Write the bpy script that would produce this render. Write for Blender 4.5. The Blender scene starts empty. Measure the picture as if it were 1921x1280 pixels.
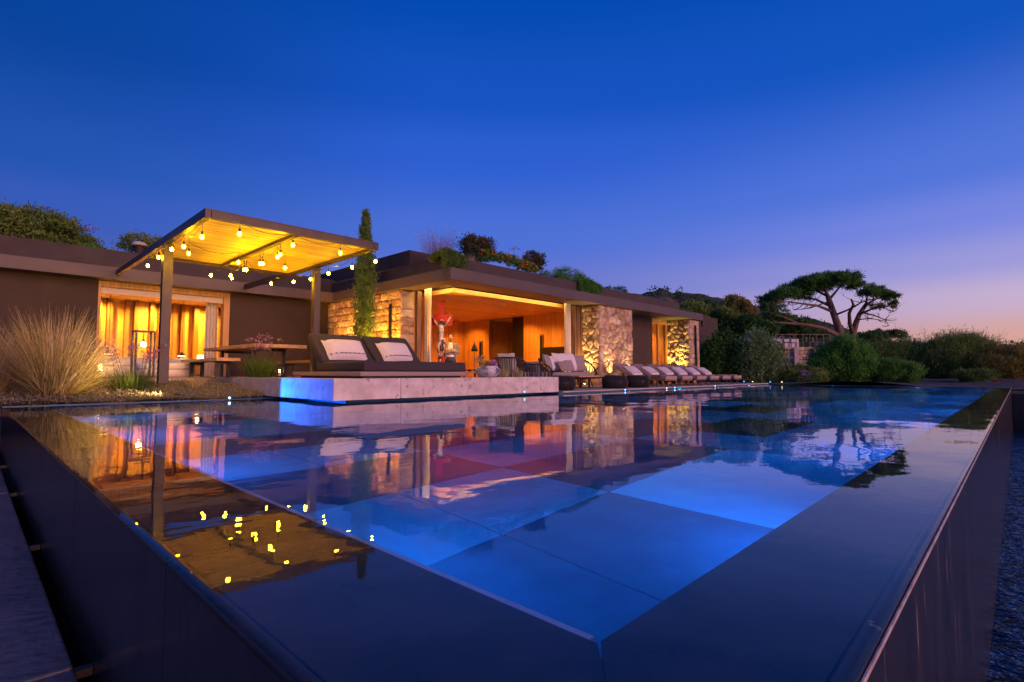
import bpy, math, random
import numpy as np
from mathutils import Vector, Matrix

R = random.Random(7)
sc = bpy.context.scene
col = sc.collection
rad = math.radians

# ---------------------------------------------------------------- camera
FPX, HORIZ = 986.0, 700.0                 # photograph is 1921 x 1280
PITCH = math.atan((HORIZ - 640) / FPX)
AZ = math.atan((1912 - 960.5) * math.cos(PITCH) / FPX)   # angle from +X to the view axis
CAMZ = 0.48                               # height above the pool water (z = 0)
cam_d = bpy.data.cameras.new('camera')
cam_d.sensor_width = 36.0
cam_d.lens = 36.0 * FPX / 1921.0
cam_d.clip_start = 0.02
cam_d.clip_end = 3000
cam = bpy.data.objects.new('camera', cam_d)
cam.location = (0, 0, CAMZ)
cam.rotation_euler = (math.pi / 2 + PITCH, 0, AZ - math.pi / 2)
col.objects.link(cam)
sc.camera = cam

# ---------------------------------------------------------------- sky
SUN_AZ, SUN_EL = rad(-70), rad(3.0)       # afterglow beyond the right end of the pool
SUNH = (math.cos(SUN_AZ), math.sin(SUN_AZ), 0)
world = bpy.data.worlds.new('World')
sc.world = world
world.use_nodes = True
nt = world.node_tree
nt.nodes.clear()
def wn(t, **k):
    n = nt.nodes.new(t)
    for a, b in k.items(): setattr(n, a, b)
    return n
tc = wn('ShaderNodeTexCoord')
sep = wn('ShaderNodeSeparateXYZ'); nt.links.new(tc.outputs['Generated'], sep.inputs[0])
flat = wn('ShaderNodeVectorMath', operation='MULTIPLY'); nt.links.new(tc.outputs['Generated'], flat.inputs[0]); flat.inputs[1].default_value = (1, 1, 0)
nrm = wn('ShaderNodeVectorMath', operation='NORMALIZE'); nt.links.new(flat.outputs[0], nrm.inputs[0])
dot = wn('ShaderNodeVectorMath', operation='DOT_PRODUCT'); nt.links.new(nrm.outputs[0], dot.inputs[0]); dot.inputs[1].default_value = SUNH
def ramp(stops):
    r = wn('ShaderNodeValToRGB'); r.color_ramp.interpolation = 'EASE'
    e = r.color_ramp.elements
    while len(e) < len(stops): e.new(0.5)
    for el, (p, c) in zip(e, stops):
        el.position = p; el.color = (*c, 1)
    nt.links.new(sep.outputs[2], r.inputs[0])
    return r
ra = ramp([(0.0, (.13, .12, .36)), (.10, (.085, .115, .43)), (.24, (.036, .100, .47)), (.30, (.014, .086, .43)), (.46, (.002, .055, .32)), (1.0, (.000, .030, .17))])
rc = ramp([(0.0, (.34, .21, .38)), (.08, (.24, .195, .49)), (.162, (.145, .188, .60)), (.246, (.076, .165, .67)), (.387, (.027, .114, .64)), (.474, (.009, .088, .54)), (.60, (.001, .070, .45)), (1.0, (.000, .033, .21))])
rb = ramp([(0.0, (.76, .33, .20)), (.05, (.69, .378, .32)), (.107, (.575, .44, .63)), (.16, (.34, .33, .71)), (.22, (.19, .245, .75)), (.29, (.084, .181, .70)), (.46, (.006, .090, .52)), (.62, (.001, .068, .44)), (1.0, (.000, .033, .21))])
def band(lo, hi):
    m_ = wn('ShaderNodeMapRange', interpolation_type='SMOOTHSTEP'); nt.links.new(dot.outputs['Value'], m_.inputs[0]); m_.inputs[1].default_value = lo; m_.inputs[2].default_value = hi; return m_
mx0 = wn('ShaderNodeMixRGB'); nt.links.new(band(-1.0, -.52).outputs[0], mx0.inputs[0]); nt.links.new(ra.outputs[0], mx0.inputs[1]); nt.links.new(rc.outputs[0], mx0.inputs[2])
mx = wn('ShaderNodeMixRGB'); nt.links.new(band(-.434, .44).outputs[0], mx.inputs[0]); nt.links.new(mx0.outputs[0], mx.inputs[1]); nt.links.new(rb.outputs[0], mx.inputs[2])
bg = wn('ShaderNodeBackground'); nt.links.new(mx.outputs[0], bg.inputs[0]); bg.inputs[1].default_value = 1.0
wo = wn('ShaderNodeOutputWorld'); nt.links.new(bg.outputs[0], wo.inputs[0])

sun_d = bpy.data.lights.new('sun', 'SUN'); sun_d.energy = 2.9; sun_d.angle = rad(40); sun_d.color = (1, .47, .38)
sun = bpy.data.objects.new('sun', sun_d); col.objects.link(sun)
LA, LE = SUN_AZ - rad(15), SUN_EL + rad(7)      # centre of the broad afterglow
sd = Vector((math.cos(LE) * math.cos(LA), math.cos(LE) * math.sin(LA), math.sin(LE)))
sun.rotation_euler = sd.to_track_quat('Z', 'Y').to_euler()
sun.location = (30, -30, 12)

sc.view_settings.view_transform = 'Standard'
sc.view_settings.look = 'None'
sc.view_settings.exposure = 0.0
sc.view_settings.gamma = 1.0
sc.render.engine = 'CYCLES'
cy = sc.cycles
cy.use_denoising = True
cy.denoiser = 'OPENIMAGEDENOISE'
cy.sample_clamp_indirect = 8.0
cy.max_bounces = 10; cy.diffuse_bounces = 4; cy.glossy_bounces = 4; cy.transmission_bounces = 8
cy.use_light_tree = True
cy.blur_glossy = 0.2

# ---------------------------------------------------------------- pixel -> world (distance always from a real surface)
_fw = Vector((math.cos(AZ), math.sin(AZ), 0)); _rt = Vector((math.sin(AZ), -math.cos(AZ), 0)); _up = Vector((0, 0, 1))
_f3 = _fw * math.cos(PITCH) + _up * math.sin(PITCH); _u3 = _up * math.cos(PITCH) - _fw * math.sin(PITCH)
CAM = Vector((0, 0, CAMZ))
def ray(px, py): return _f3 + _rt * ((px - 960.5) / FPX) + _u3 * ((640 - py) / FPX)
def atz(px, py, z): d = ray(px, py); return CAM + d * ((z - CAMZ) / d.z)
def atx(px, py, x): d = ray(px, py); return CAM + d * (x / d.x)
def aty(px, py, y): d = ray(px, py); return CAM + d * (y / d.y)
def dep(px, py, t): return CAM + ray(px, py) * t

# ---------------------------------------------------------------- materials
MATS = {}
def mat(name, c1, c2=None, rough=.6, scale=6.0, bump=0.0, bscale=None, metal=0.0, stretch=(1, 1, 1), detail=4, rnd=0.0, emit=None, estr=0.0, spec=.5, contrast=(.35, .65), coat=0.0, sss=0.0, coords='Object', bdist=.02):
    if name in MATS: return MATS[name]
    m = bpy.data.materials.new(name); m.use_nodes = True
    t = m.node_tree; b = t.nodes['Principled BSDF']
    b.inputs['Roughness'].default_value = rough; b.inputs['Metallic'].default_value = metal
    b.inputs['Specular IOR Level'].default_value = spec
    if coat: b.inputs['Coat Weight'].default_value = coat; b.inputs['Coat Roughness'].default_value = .1
    tc = t.nodes.new('ShaderNodeTexCoord'); mp = t.nodes.new('ShaderNodeMapping'); mp.inputs['Scale'].default_value = stretch
    t.links.new(tc.outputs[coords], mp.inputs[0])
    n = t.nodes.new('ShaderNodeTexNoise'); n.inputs['Scale'].default_value = scale; n.inputs['Detail'].default_value = detail
    t.links.new(mp.outputs[0], n.inputs['Vector'])
    last = None
    if c2 is not None:
        cr = t.nodes.new('ShaderNodeValToRGB'); e = cr.color_ramp.elements
        e[0].position, e[1].position = contrast
        e[0].color = (*c1, 1); e[1].color = (*c2, 1)
        t.links.new(n.outputs['Fac'], cr.inputs[0]); last = cr.outputs[0]
    else:
        b.inputs['Base Color'].default_value = (*c1, 1)
    if rnd and last is not None:
        oi = t.nodes.new('ShaderNodeObjectInfo'); hs = t.nodes.new('ShaderNodeHueSaturation')
        mr = t.nodes.new('ShaderNodeMapRange'); mr.inputs[3].default_value = 1 - rnd; mr.inputs[4].default_value = 1 + rnd
        t.links.new(oi.outputs['Random'], mr.inputs[0]); t.links.new(mr.outputs[0], hs.inputs['Value']); t.links.new(last, hs.inputs['Color']); last = hs.outputs[0]
    if last is not None: t.links.new(last, b.inputs['Base Color'])
    if bump:
        n2 = t.nodes.new('ShaderNodeTexNoise'); n2.inputs['Scale'].default_value = bscale or scale * 4; n2.inputs['Detail'].default_value = 5
        t.links.new(mp.outputs[0], n2.inputs['Vector'])
        bp = t.nodes.new('ShaderNodeBump'); bp.inputs['Strength'].default_value = bump; bp.inputs['Distance'].default_value = bdist
        t.links.new(n2.outputs['Fac'], bp.inputs['Height']); t.links.new(bp.outputs[0], b.inputs['Normal'])
    if emit:
        b.inputs['Emission Color'].default_value = (*emit, 1); b.inputs['Emission Strength'].default_value = estr
    MATS[name] = m
    return m

def leafmat(name, dark, light, warm=None, rough=.6):
    """foliage: colour varies from leaf to leaf (attribute) and in drifts (noise)"""
    if name in MATS: return MATS[name]
    m = bpy.data.materials.new(name); m.use_nodes = True
    t = m.node_tree; b = t.nodes['Principled BSDF']; b.inputs['Roughness'].default_value = rough; b.inputs['Specular IOR Level'].default_value = .25
    at = t.nodes.new('ShaderNodeAttribute'); at.attribute_name = 'rnd'
    cr = t.nodes.new('ShaderNodeValToRGB'); e = cr.color_ramp.elements
    e[0].color = (*dark, 1); e[1].color = (*light, 1)
    if warm:
        e[1].position = .8; w = e.new(1.0); w.color = (*warm, 1)
    t.links.new(at.outputs['Fac'], cr.inputs[0]); t.links.new(cr.outputs[0], b.inputs['Base Color'])
    tr = t.nodes.new('ShaderNodeBsdfTranslucent'); t.links.new(cr.outputs[0], tr.inputs[0])
    ms = t.nodes.new('ShaderNodeMixShader'); ms.inputs[0].default_value = .42
    out = t.nodes['Material Output']
    t.links.new(b.outputs[0], ms.inputs[1]); t.links.new(tr.outputs[0], ms.inputs[2]); t.links.new(ms.outputs[0], out.inputs[0])
    MATS[name] = m
    return m

def emat(name, c, s):
    if name in MATS: return MATS[name]
    m = bpy.data.materials.new(name); m.use_nodes = True
    t = m.node_tree; t.nodes.clear()
    e = t.nodes.new('ShaderNodeEmission'); e.inputs[0].default_value = (*c, 1); e.inputs[1].default_value = s
    o = t.nodes.new('ShaderNodeOutputMaterial'); t.links.new(e.outputs[0], o.inputs[0])
    MATS[name] = m
    return m

M = {}
def streaks(m, col_=(.42, .33, .30), dens=(.63, .70)):
    """thin vertical lime runs on a wet wall"""
    t = m.node_tree; b = t.nodes['Principled BSDF']; src = b.inputs['Base Color'].links[0].from_socket
    tc = t.nodes.new('ShaderNodeTexCoord'); mp = t.nodes.new('ShaderNodeMapping'); mp.inputs['Scale'].default_value = (9, 9, .95); t.links.new(tc.outputs['Object'], mp.inputs[0])
    n = t.nodes.new('ShaderNodeTexNoise'); n.inputs['Scale'].default_value = 1.6; n.inputs['Detail'].default_value = 5; n.inputs['Roughness'].default_value = .6; t.links.new(mp.outputs[0], n.inputs['Vector'])
    r = t.nodes.new('ShaderNodeMapRange'); r.inputs[1].default_value, r.inputs[2].default_value = dens; r.inputs[4].default_value = .8; t.links.new(n.outputs['Fac'], r.inputs[0])
    x = t.nodes.new('ShaderNodeMixRGB'); x.inputs[2].default_value = (*col_, 1); t.links.new(r.outputs[0], x.inputs[0]); t.links.new(src, x.inputs[1]); t.links.new(x.outputs[0], b.inputs['Base Color'])
M['render'] = mat('dark_render', (.038, .022, .014), (.047, .028, .018), .75, 3, .25, 60)
M['fascia'] = mat('fascia_metal', (.070, .049, .042), (.086, .061, .053), .55, 1.5, .05, 40)
M['parapet'] = mat('parapet_render', (.042, .030, .028), (.056, .041, .037), .8, 2.5, .25, 50)
M['mortar'] = mat('mortar', (.22, .17, .12), (.32, .25, .18), .95, 8, .5, 40)
for i, (a, b_) in enumerate([((.34, .22, .13), (.54, .39, .25)), ((.24, .14, .075), (.44, .29, .17)), ((.42, .31, .20), (.62, .48, .33)), ((.28, .155, .085), (.42, .24, .13))]):
    M['stone%d' % i] = mat('fieldstone_%s' % 'abcd'[i], a, b_, .85, 5, 1.0, 11, rnd=.16, bdist=.05)
M['wood'] = mat('larch_board', (.42, .21, .06), (.58, .32, .10), .5, 3, .1, 30, stretch=(6, 6, .35), rnd=.10)
M['woodx'] = mat('larch_ceiling_board', (.40, .20, .055), (.57, .31, .095), .5, 3, .1, 30, stretch=(.35, 6, 6), rnd=.10)
M['dwood'] = mat('dark_teak', (.13, .060, .028), (.22, .11, .05), .55, 4, .1, 30, stretch=(6, 6, .4), rnd=.08)
M['table'] = mat('oak_plank', (.34, .20, .10), (.50, .32, .17), .55, 3, .2, 25, stretch=(5, .4, 5), rnd=.06)
M['deck'] = mat('deck_stone', (.30, .25, .22), (.40, .34, .30), .6, 3, .2, 40, rnd=.06)
M['terrace'] = mat('terrace_timber', (.22, .13, .075), (.33, .21, .12), .6, 3, .2, 30, stretch=(.4, 6, 6), rnd=.12)
M['steel'] = mat('bronze_steel', (.036, .025, .021), (.048, .034, .029), .45, 5, metal=.3)
M['black'] = mat('black_steel', (.018, .016, .016), None, .4, metal=.2)
M['blackstone'] = mat('black_basalt', (.016, .017, .019), (.034, .034, .036), .22, 5, .12, 30, stretch=(1, 1, .25), spec=.5)
M['wetwall'] = mat('wet_basalt_streaked', (.018, .018, .020), (.040, .036, .036), .20, 5, .12, 30, stretch=(1, 1, .25))
streaks(M['wetwall'])
M['curtain'] = mat('linen_curtain', (.58, .50, .42), (.68, .60, .50), .9, 30)
M['fabric'] = mat('charcoal_fabric', (.032, .024, .027), (.042, .032, .036), .9, 60, .3, 300, bdist=.004)
M['linen'] = mat('linen_white', (.62, .56, .55), (.72, .66, .64), .9, 40, .3, 200, bdist=.004)
M['taupe'] = mat('taupe_fabric', (.26, .19, .165), (.31, .235, .205), .9, 40, .2, 200, bdist=.004)
M['taupe2'] = mat('brown_throw', (.16, .105, .085), (.20, .135, .11), .95, 40, .3, 200, bdist=.004)
M['grey'] = mat('grey_fabric', (.24, .205, .20), (.30, .26, .25), .9, 40, .2, 200, bdist=.004)
M['stripe'] = mat('stripe_grey', (.10, .085, .09), None, .9)
M['rope'] = mat('dark_rope', (.022, .018, .018), (.045, .037, .035), .8, 40)
M['soil'] = mat('bed_soil', (.05, .036, .024), (.10, .075, .05), .95, 8, .8, 30, bdist=.05)
M['ground'] = mat('scrub_ground', (.035, .038, .018), (.085, .07, .045), .95, .35, .8, 3, bdist=.2)
M['bark'] = mat('pine_bark', (.12, .070, .055), (.20, .125, .095), .9, 3, .8, 8, stretch=(1, 1, .3), bdist=.1)
M['stem'] = mat('plant_stem', (.05, .055, .02), (.10, .09, .04), .8, 10)

# ---------------------------------------------------------------- mesh helpers
class MB:
    def __init__(s): s.v = []; s.f = []
    def add(s, vs, fs):
        o = len(s.v); s.v += [tuple(p) for p in vs]; s.f += [tuple(i + o for i in f) for f in fs]; return s
    def box(s, a, b):
        (x0, y0, z0), (x1, y1, z1) = a, b
        x0, x1 = min(x0, x1), max(x0, x1); y0, y1 = min(y0, y1), max(y0, y1); z0, z1 = min(z0, z1), max(z0, z1)
        return s.add([(x0, y0, z0), (x1, y0, z0), (x1, y1, z0), (x0, y1, z0), (x0, y0, z1), (x1, y0, z1), (x1, y1, z1), (x0, y1, z1)],
                     [(3, 2, 1, 0), (4, 5, 6, 7), (0, 1, 5, 4), (1, 2, 6, 5), (2, 3, 7, 6), (3, 0, 4, 7)])
    def obox(s, c, size, mat3):
        hx, hy, hz = [k / 2 for k in size]
        pts = [Vector(c) + mat3 @ Vector((i * hx, j * hy, k * hz)) for k in (-1, 1) for (i, j) in ((-1, -1), (1, -1), (1, 1), (-1, 1))]
        return s.add(pts, [(3, 2, 1, 0), (4, 5, 6, 7), (0, 1, 5, 4), (1, 2, 6, 5), (2, 3, 7, 6), (3, 0, 4, 7)])
    def tube(s, pts, r, n=8, cap=True):
        pts = [Vector(p) for p in pts]
        rs = r if isinstance(r, (list, tuple)) else [r] * len(pts)
        o = len(s.v); ref = None
        for i, p in enumerate(pts):
            d = (pts[min(i + 1, len(pts) - 1)] - pts[max(i - 1, 0)]).normalized()
            if ref is None:
                ref = d.orthogonal().normalized()
            a = (ref - d * ref.dot(d))
            a = a.normalized() if a.length > 1e-6 else d.orthogonal().normalized()
            ref = a; b = d.cross(a)
            for k in range(n):
                t = 2 * math.pi * k / n
                s.v.append(tuple(p + (a * math.cos(t) + b * math.sin(t)) * rs[i]))
        for i in range(len(pts) - 1):
            for k in range(n):
                k2 = (k + 1) % n
                s.f.append((o + i * n + k, o + i * n + k2, o + (i + 1) * n + k2, o + (i + 1) * n + k))
        if cap:
            s.f.append(tuple(o + k for k in range(n))[::-1]); e = o + (len(pts) - 1) * n
            s.f.append(tuple(e + k for k in range(n)))
        return s
    def lathe(s, prof, c=(0, 0, 0), n=20):
        o = len(s.v)
        for (r, z) in prof:
            for k in range(n):
                t = 2 * math.pi * k / n
                s.v.append((c[0] + r * math.cos(t), c[1] + r * math.sin(t), c[2] + z))
        for i in range(len(prof) - 1):
            for k in range(n):
                k2 = (k + 1) % n
                s.f.append((o + i * n + k, o + i * n + k2, o + (i + 1) * n + k2, o + (i + 1) * n + k))
        s.f.append(tuple(o + k for k in range(n))[::-1]); e = o + (len(prof) - 1) * n
        s.f.append(tuple(e + k for k in range(n)))
        return s
    def ball(s, c, r, n=10, m=6, sq=(1, 1, 1)):
        prof = [(max(r * math.sin(math.pi * i / m), 1e-4) , -r * math.cos(math.pi * i / m)) for i in range(m + 1)]
        o = len(s.v); s.lathe(prof, (0, 0, 0), n)
        for i in range(o, len(s.v)):
            x, y, z = s.v[i]; s.v[i] = (c[0] + x * sq[0], c[1] + y * sq[1], c[2] + z * sq[2])
        return s
    def cushion(s, size, puff=1.0, nx=8, ny=8, xf=None, edge=.25):
        """soft pillow: size (x, y, thickness), pinched to a seam at the rim"""
        sx, sy, sz = size; o = len(s.v)
        g = lambda i, n: -1 + 2 * i / n
        for side in (1, -1):
            for j in range(ny + 1):
                for i in range(nx + 1):
                    u, v = g(i, nx), g(j, ny)
                    h = (max(1 - u ** 4, 0) * max(1 - v ** 4, 0)) ** .5
                    pin = 1 - .06 * (u * u * (1 - abs(v)) * 0 + (abs(u) ** 6) * (1 - v * v) + (abs(v) ** 6) * (1 - u * u))
                    p = Vector((u * sx / 2 * pin, v * sy / 2 * pin, side * (sz / 2) * (edge * 0 + h * puff)))
                    s.v.append(tuple(xf @ p if xf else p))
        w = nx + 1; half = w * (ny + 1)
        for j in range(ny):
            for i in range(nx):
                a = o + j * w + i
                s.f.append((a, a + 1, a + 1 + w, a + w))
                b = a + half
                s.f.append((b + w, b + 1 + w, b + 1, b))
        return s
    def rbox(s, a, b, r=.03, seg=2, xf=None):
        """box with rounded edges (superellipsoid-like soft block), for mattresses and panels"""
        a, b = Vector(a), Vector(b); c = (a + b) / 2; h = (b - a) / 2
        r = min(r, min(h) * .98)
        o = len(s.v)
        def axis(n, hh): 
            pts = [-hh + r * (1 - math.cos(math.pi / 2 * k / n)) for k in range(n)]
            return pts + [-hh + r, hh - r] + [-p for p in pts[::-1]]
        ax, ay, az = axis(seg, h.x), axis(seg, h.y), axis(seg, h.z)
        grid = {}
        def put(x, y, z):
            k = (round(x, 5), round(y, 5), round(z, 5))
            if k in grid: return grid[k]
            q = Vector((max(-h.x + r, min(h.x - r, x)), max(-h.y + r, min(h.y - r, y)), max(-h.z + r, min(h.z - r, z))))
            d = Vector((x, y, z)) - q
            if d.length > 1e-9: d = d.normalized() * r
            p = q + d + c
            s.v.append(tuple(xf @ p if xf else p)); grid[k] = len(s.v) - 1
            return grid[k]
        def face(pa, pb, fn, flip):
            for i in range(len(pa) - 1):
                for j in range(len(pb) - 1):
                    q = [fn(pa[i], pb[j]), fn(pa[i + 1], pb[j]), fn(pa[i + 1], pb[j + 1]), fn(pa[i], pb[j + 1])]
                    ids = [put(*p) for p in q]
                    if len(set(ids)) >= 3:
                        ids = list(dict.fromkeys(ids))
                        s.f.append(tuple(ids[::-1] if flip else ids))
        face(ax, ay, lambda x, y: (x, y, h.z), False); face(ax, ay, lambda x, y: (x, y, -h.z), True)
        face(ax, az, lambda x, z: (x, -h.y, z), False); face(ax, az, lambda x, z: (x, h.y, z), True)
        face(ay, az, lambda y, z: (h.x, y, z), False); face(ay, az, lambda y, z: (-h.x, y, z), True)
        return s
    def prism(s, poly, y0, y1, axis='y'):
        """extrude an outline given in (x,z) along y, or in (y,z) along x"""
        n = len(poly)
        A = [((p[0], y0, p[1]) if axis == 'y' else ((y0, p[0], p[1]) if axis == 'x' else (p[0], p[1], y0))) for p in poly]
        B = [((p[0], y1, p[1]) if axis == 'y' else ((y1, p[0], p[1]) if axis == 'x' else (p[0], p[1], y1))) for p in poly]
        return s.add(A + B, [tuple(range(n)), tuple(range(n, 2 * n))[::-1]] + [(i, (i + 1) % n + 0, (i + 1) % n + n, i + n)[::-1] for i in range(n)])
    def mesh(s, name):
        me = bpy.data.meshes.new(name); me.from_pydata(s.v, [], s.f); me.update(); return me
    def build(s, name, m, parent=None, smooth=False, bevel=0.0):
        me = s.mesh(name)
        if smooth: me.polygons.foreach_set('use_smooth', [True] * len(me.polygons))
        o = bpy.data.objects.new(name, me); col.objects.link(o)
        if m: me.materials.append(m if not isinstance(m, str) else M[m])
        if parent:
            o.parent = parent; o.matrix_parent_inverse = Matrix.Translation(-parent.location)
        if bevel:
            bv = o.modifiers.new('bevel', 'BEVEL'); bv.width = bevel; bv.segments = 2; bv.limit_method = 'ANGLE'
        return o

def tag(o, label=None, cat=None, group=None, kind=None):
    if label: o['label'] = label
    if cat: o['category'] = cat
    if group: o['group'] = group
    if kind: o['kind'] = kind
    return o
def thing(name, label, cat, loc=(0, 0, 0), group=None, rz=0):
    o = bpy.data.objects.new(name, None); col.objects.link(o); o.location = loc; o.rotation_euler = (0, 0, rz); o.empty_display_size = .2
    return tag(o, label, cat, group)
def struct(o): o['kind'] = 'structure'; return o
def lamp(name, typ, loc, energy, color, parent, target=None, size=.05, spot=60, blend=.6):
    d = bpy.data.lights.new(name, typ); d.energy = energy; d.color = color
    if typ in ('POINT', 'SPOT'): d.shadow_soft_size = size
    if typ == 'AREA': d.size = size
    if typ == 'SPOT': d.spot_size = rad(spot); d.spot_blend = blend
    o = bpy.data.objects.new(name, d); col.objects.link(o); o.location = loc
    if target is not None: o.rotation_euler = (Vector(loc) - Vector(target)).to_track_quat('Z', 'Y').to_euler()
    if parent:
        o.parent = parent; o.matrix_parent_inverse = Matrix.Translation(-parent.location)
    return o
def piece(me, name, m, parent, loc=(0, 0, 0), rot=(0, 0, 0), scale=(1, 1, 1)):
    """one more object on shared mesh data"""
    o = bpy.data.objects.new(name, me); col.objects.link(o); o.location = loc; o.rotation_euler = rot; o.scale = scale
    if m and not me.materials: me.materials.append(M[m] if isinstance(m, str) else m)
    if parent: o.parent = parent; o.matrix_parent_inverse = Matrix.Translation(-parent.location)
    return o
def copy_tree(o, parent=None):
    c = o.copy(); col.objects.link(c)
    if parent: c.parent = parent; c.matrix_parent_inverse = o.matrix_parent_inverse.copy()
    for ch in list(o.children): copy_tree(ch, c)
    return c

def arr_mesh(name, verts, quads, m, parent=None, rnd=None, smooth=False):
    """big meshes straight from numpy: verts (N,3), quads (K,4)"""
    verts = np.asarray(verts, dtype=np.float32); quads = np.asarray(quads, dtype=np.int32)
    me = bpy.data.meshes.new(name); k = quads.shape[1]
    me.vertices.add(len(verts)); me.vertices.foreach_set('co', verts.ravel())
    me.loops.add(quads.size); me.loops.foreach_set('vertex_index', quads.ravel())
    me.polygons.add(len(quads)); me.polygons.foreach_set('loop_start', np.arange(0, quads.size, k, dtype=np.int32))
    if rnd is not None:
        at = me.attributes.new('rnd', 'FLOAT', 'POINT'); at.data.foreach_set('value', np.asarray(rnd, dtype=np.float32))
    me.update(calc_edges=True); me.validate()
    if smooth: me.polygons.foreach_set('use_smooth', [True] * len(me.polygons))
    o = bpy.data.objects.new(name, me); col.objects.link(o); me.materials.append(M[m] if isinstance(m, str) else m)
    if parent: o.parent = parent; o.matrix_parent_inverse = Matrix.Translation(-parent.location)
    return o

NP = np.random.default_rng(11)
def leaves(centers, length, width, rng=NP, updir=None, droop=0.0, jit=.35):
    """one folded rhombus leaf per centre -> verts, quads; updir biases the leaf direction"""
    n = len(centers)
    d = rng.normal(size=(n, 3))
    if updir is not None: d = d * jit + np.asarray(updir)
    d /= np.linalg.norm(d, axis=1)[:, None] + 1e-9
    q = rng.normal(size=(n, 3)); s = np.cross(d, q); s /= np.linalg.norm(s, axis=1)[:, None] + 1e-9
    L = length * rng.uniform(.6, 1.3, n)[:, None]; W = width * rng.uniform(.6, 1.3, n)[:, None]
    a = centers; b = centers + d * L * .5 + s * W * .5; c = centers + d * L; e = centers + d * L * .5 - s * W * .5
    c = c - np.array([0, 0, 1]) * droop * L
    v = np.stack([a, b, c, e], 1).reshape(-1, 3)
    f = np.arange(4 * n).reshape(-1, 4)
    return v, f
def clump_points(c, r, nclump, per, rng=NP, shell=.75, cl=.22, flat=0.0, bottom=-1.0):
    """points gathered in clumps spread through an ellipsoid, with gaps between the clumps"""
    c = np.array(c); r = np.array(r, dtype=float)
    d = rng.normal(size=(nclump, 3)); d /= np.linalg.norm(d, axis=1)[:, None]
    d[:, 2] = np.where(d[:, 2] < bottom, -d[:, 2] * .5, d[:, 2])
    rr = (shell + (1 - shell) * rng.uniform(0, 1, nclump)) * np.where(rng.uniform(size=nclump) < .3, rng.uniform(.3, 1, nclump), 1)
    cc = d * rr[:, None]
    tone = rng.uniform(0, 1, nclump)
    size = cl * rng.uniform(.6, 1.5, nclump)
    p = cc[:, None, :] + rng.normal(size=(nclump, per, 3)) * size[:, None, None] * .6
    p = p.reshape(-1, 3); t = np.repeat(tone, per)
    return p * r + c, np.clip(t * .6 + rng.uniform(0, .45, len(t)), 0, 1)
def foliage(name, m, parent, specs, leaf=(.12, .05), seed=1, updir=None, jit=.35, droop=0.0, **kw):
    rng = np.random.default_rng(seed); V = []; T = []
    for (c, r, nc, per) in specs:
        p, t = clump_points(c, r, nc, per, rng, **kw); V.append(p); T.append(t)
    p = np.concatenate(V); t = np.concatenate(T)
    v, f = leaves(p, leaf[0], leaf[1], rng, updir, droop, jit)
    return arr_mesh(name, v, f, m, parent, np.repeat(t, 4))
def blades(base, n, spread, hgt, lean, width, rng, droop=1.0, seg=5, **kw):
    """arching grass blades from a tuft: lean = spread of the starting angle, droop = how much they bend over"""
    b = np.asarray(base)
    ang = rng.uniform(0, 2 * np.pi, n); rr = spread * np.sqrt(rng.uniform(0, 1, n))
    pos = b + np.stack([np.cos(ang) * rr, np.sin(ang) * rr, np.zeros(n)], 1)
    a2 = ang + rng.normal(0, .45, n); out = np.stack([np.cos(a2), np.sin(a2), np.zeros(n)], 1)
    L = hgt * rng.uniform(.6, 1.15, n); th = lean * rng.uniform(0, 1, n) ** .7 * (.35 + .65 * rr / max(spread, 1e-6)); bend = droop * rng.uniform(.25, 1.0, n)
    side = np.stack([-np.sin(a2), np.cos(a2), np.zeros(n)], 1)
    V = np.zeros((n, seg + 1, 2, 3)); up = np.array([0, 0, 1.0])
    for k in range(seg + 1):
        t = k / seg
        w = width * (1 - t * .9) * .5
        V[:, k, 0] = pos + side * w; V[:, k, 1] = pos - side * w
        a = th + bend * t ** 1.5
        pos = pos + (out * np.sin(a)[:, None] + up * np.cos(a)[:, None]) * (L / seg)[:, None]
    idx = np.arange(n * (seg + 1) * 2).reshape(n, seg + 1, 2)
    q = np.stack([idx[:, :-1, 0], idx[:, :-1, 1], idx[:, 1:, 1], idx[:, 1:, 0]], -1).reshape(-1, 4)
    tone = np.repeat(rng.uniform(0, 1, n), (seg + 1) * 2)
    return V.reshape(-1, 3), q, tone

# ================================================================ SETTING
PX0, PY0, PX1 = .40, .225, 23.2        # outer pool rim (left, near right, far end)
IX, IY = .81, .567                     # inner edge of the shallow overflow ledge
BACK, BACKL = 7.62, 10.3               # pool edge along the deck / along the planted bed
PLX = 3.99                             # left face of the stone plinth
DK = .06                               # deck level
TR = .39                               # upper terrace level
FLOOR = -.70

# ground far and wide, below everything
struct(MB().add([(-1500, -1500, -2.2), (1500, -1500, -2.2), (1500, 1500, -2.2), (-1500, 1500, -2.2)], [(0, 1, 2, 3)]).build('ground', 'ground'))

def hgrid(name, x0, x1, y0, y1, nx, ny, fn, m):
    xs = np.linspace(x0, x1, nx + 1); ys = np.linspace(y0, y1, ny + 1)
    v = [(x, y, fn(x, y)) for y in ys for x in xs]; w = nx + 1
    q = [(j * w + i, j * w + i + 1, (j + 1) * w + i + 1, (j + 1) * w + i) for j in range(ny) for i in range(nx)]
    return struct(arr_mesh(name, v, q, m, smooth=True))
def nz(x, y, f): return math.sin(x * f * 1.3 + 1.7) * math.cos(y * f * 1.1 + .4) + .5 * math.sin(x * f * 2.9 + y * f * 2.3)
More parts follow.
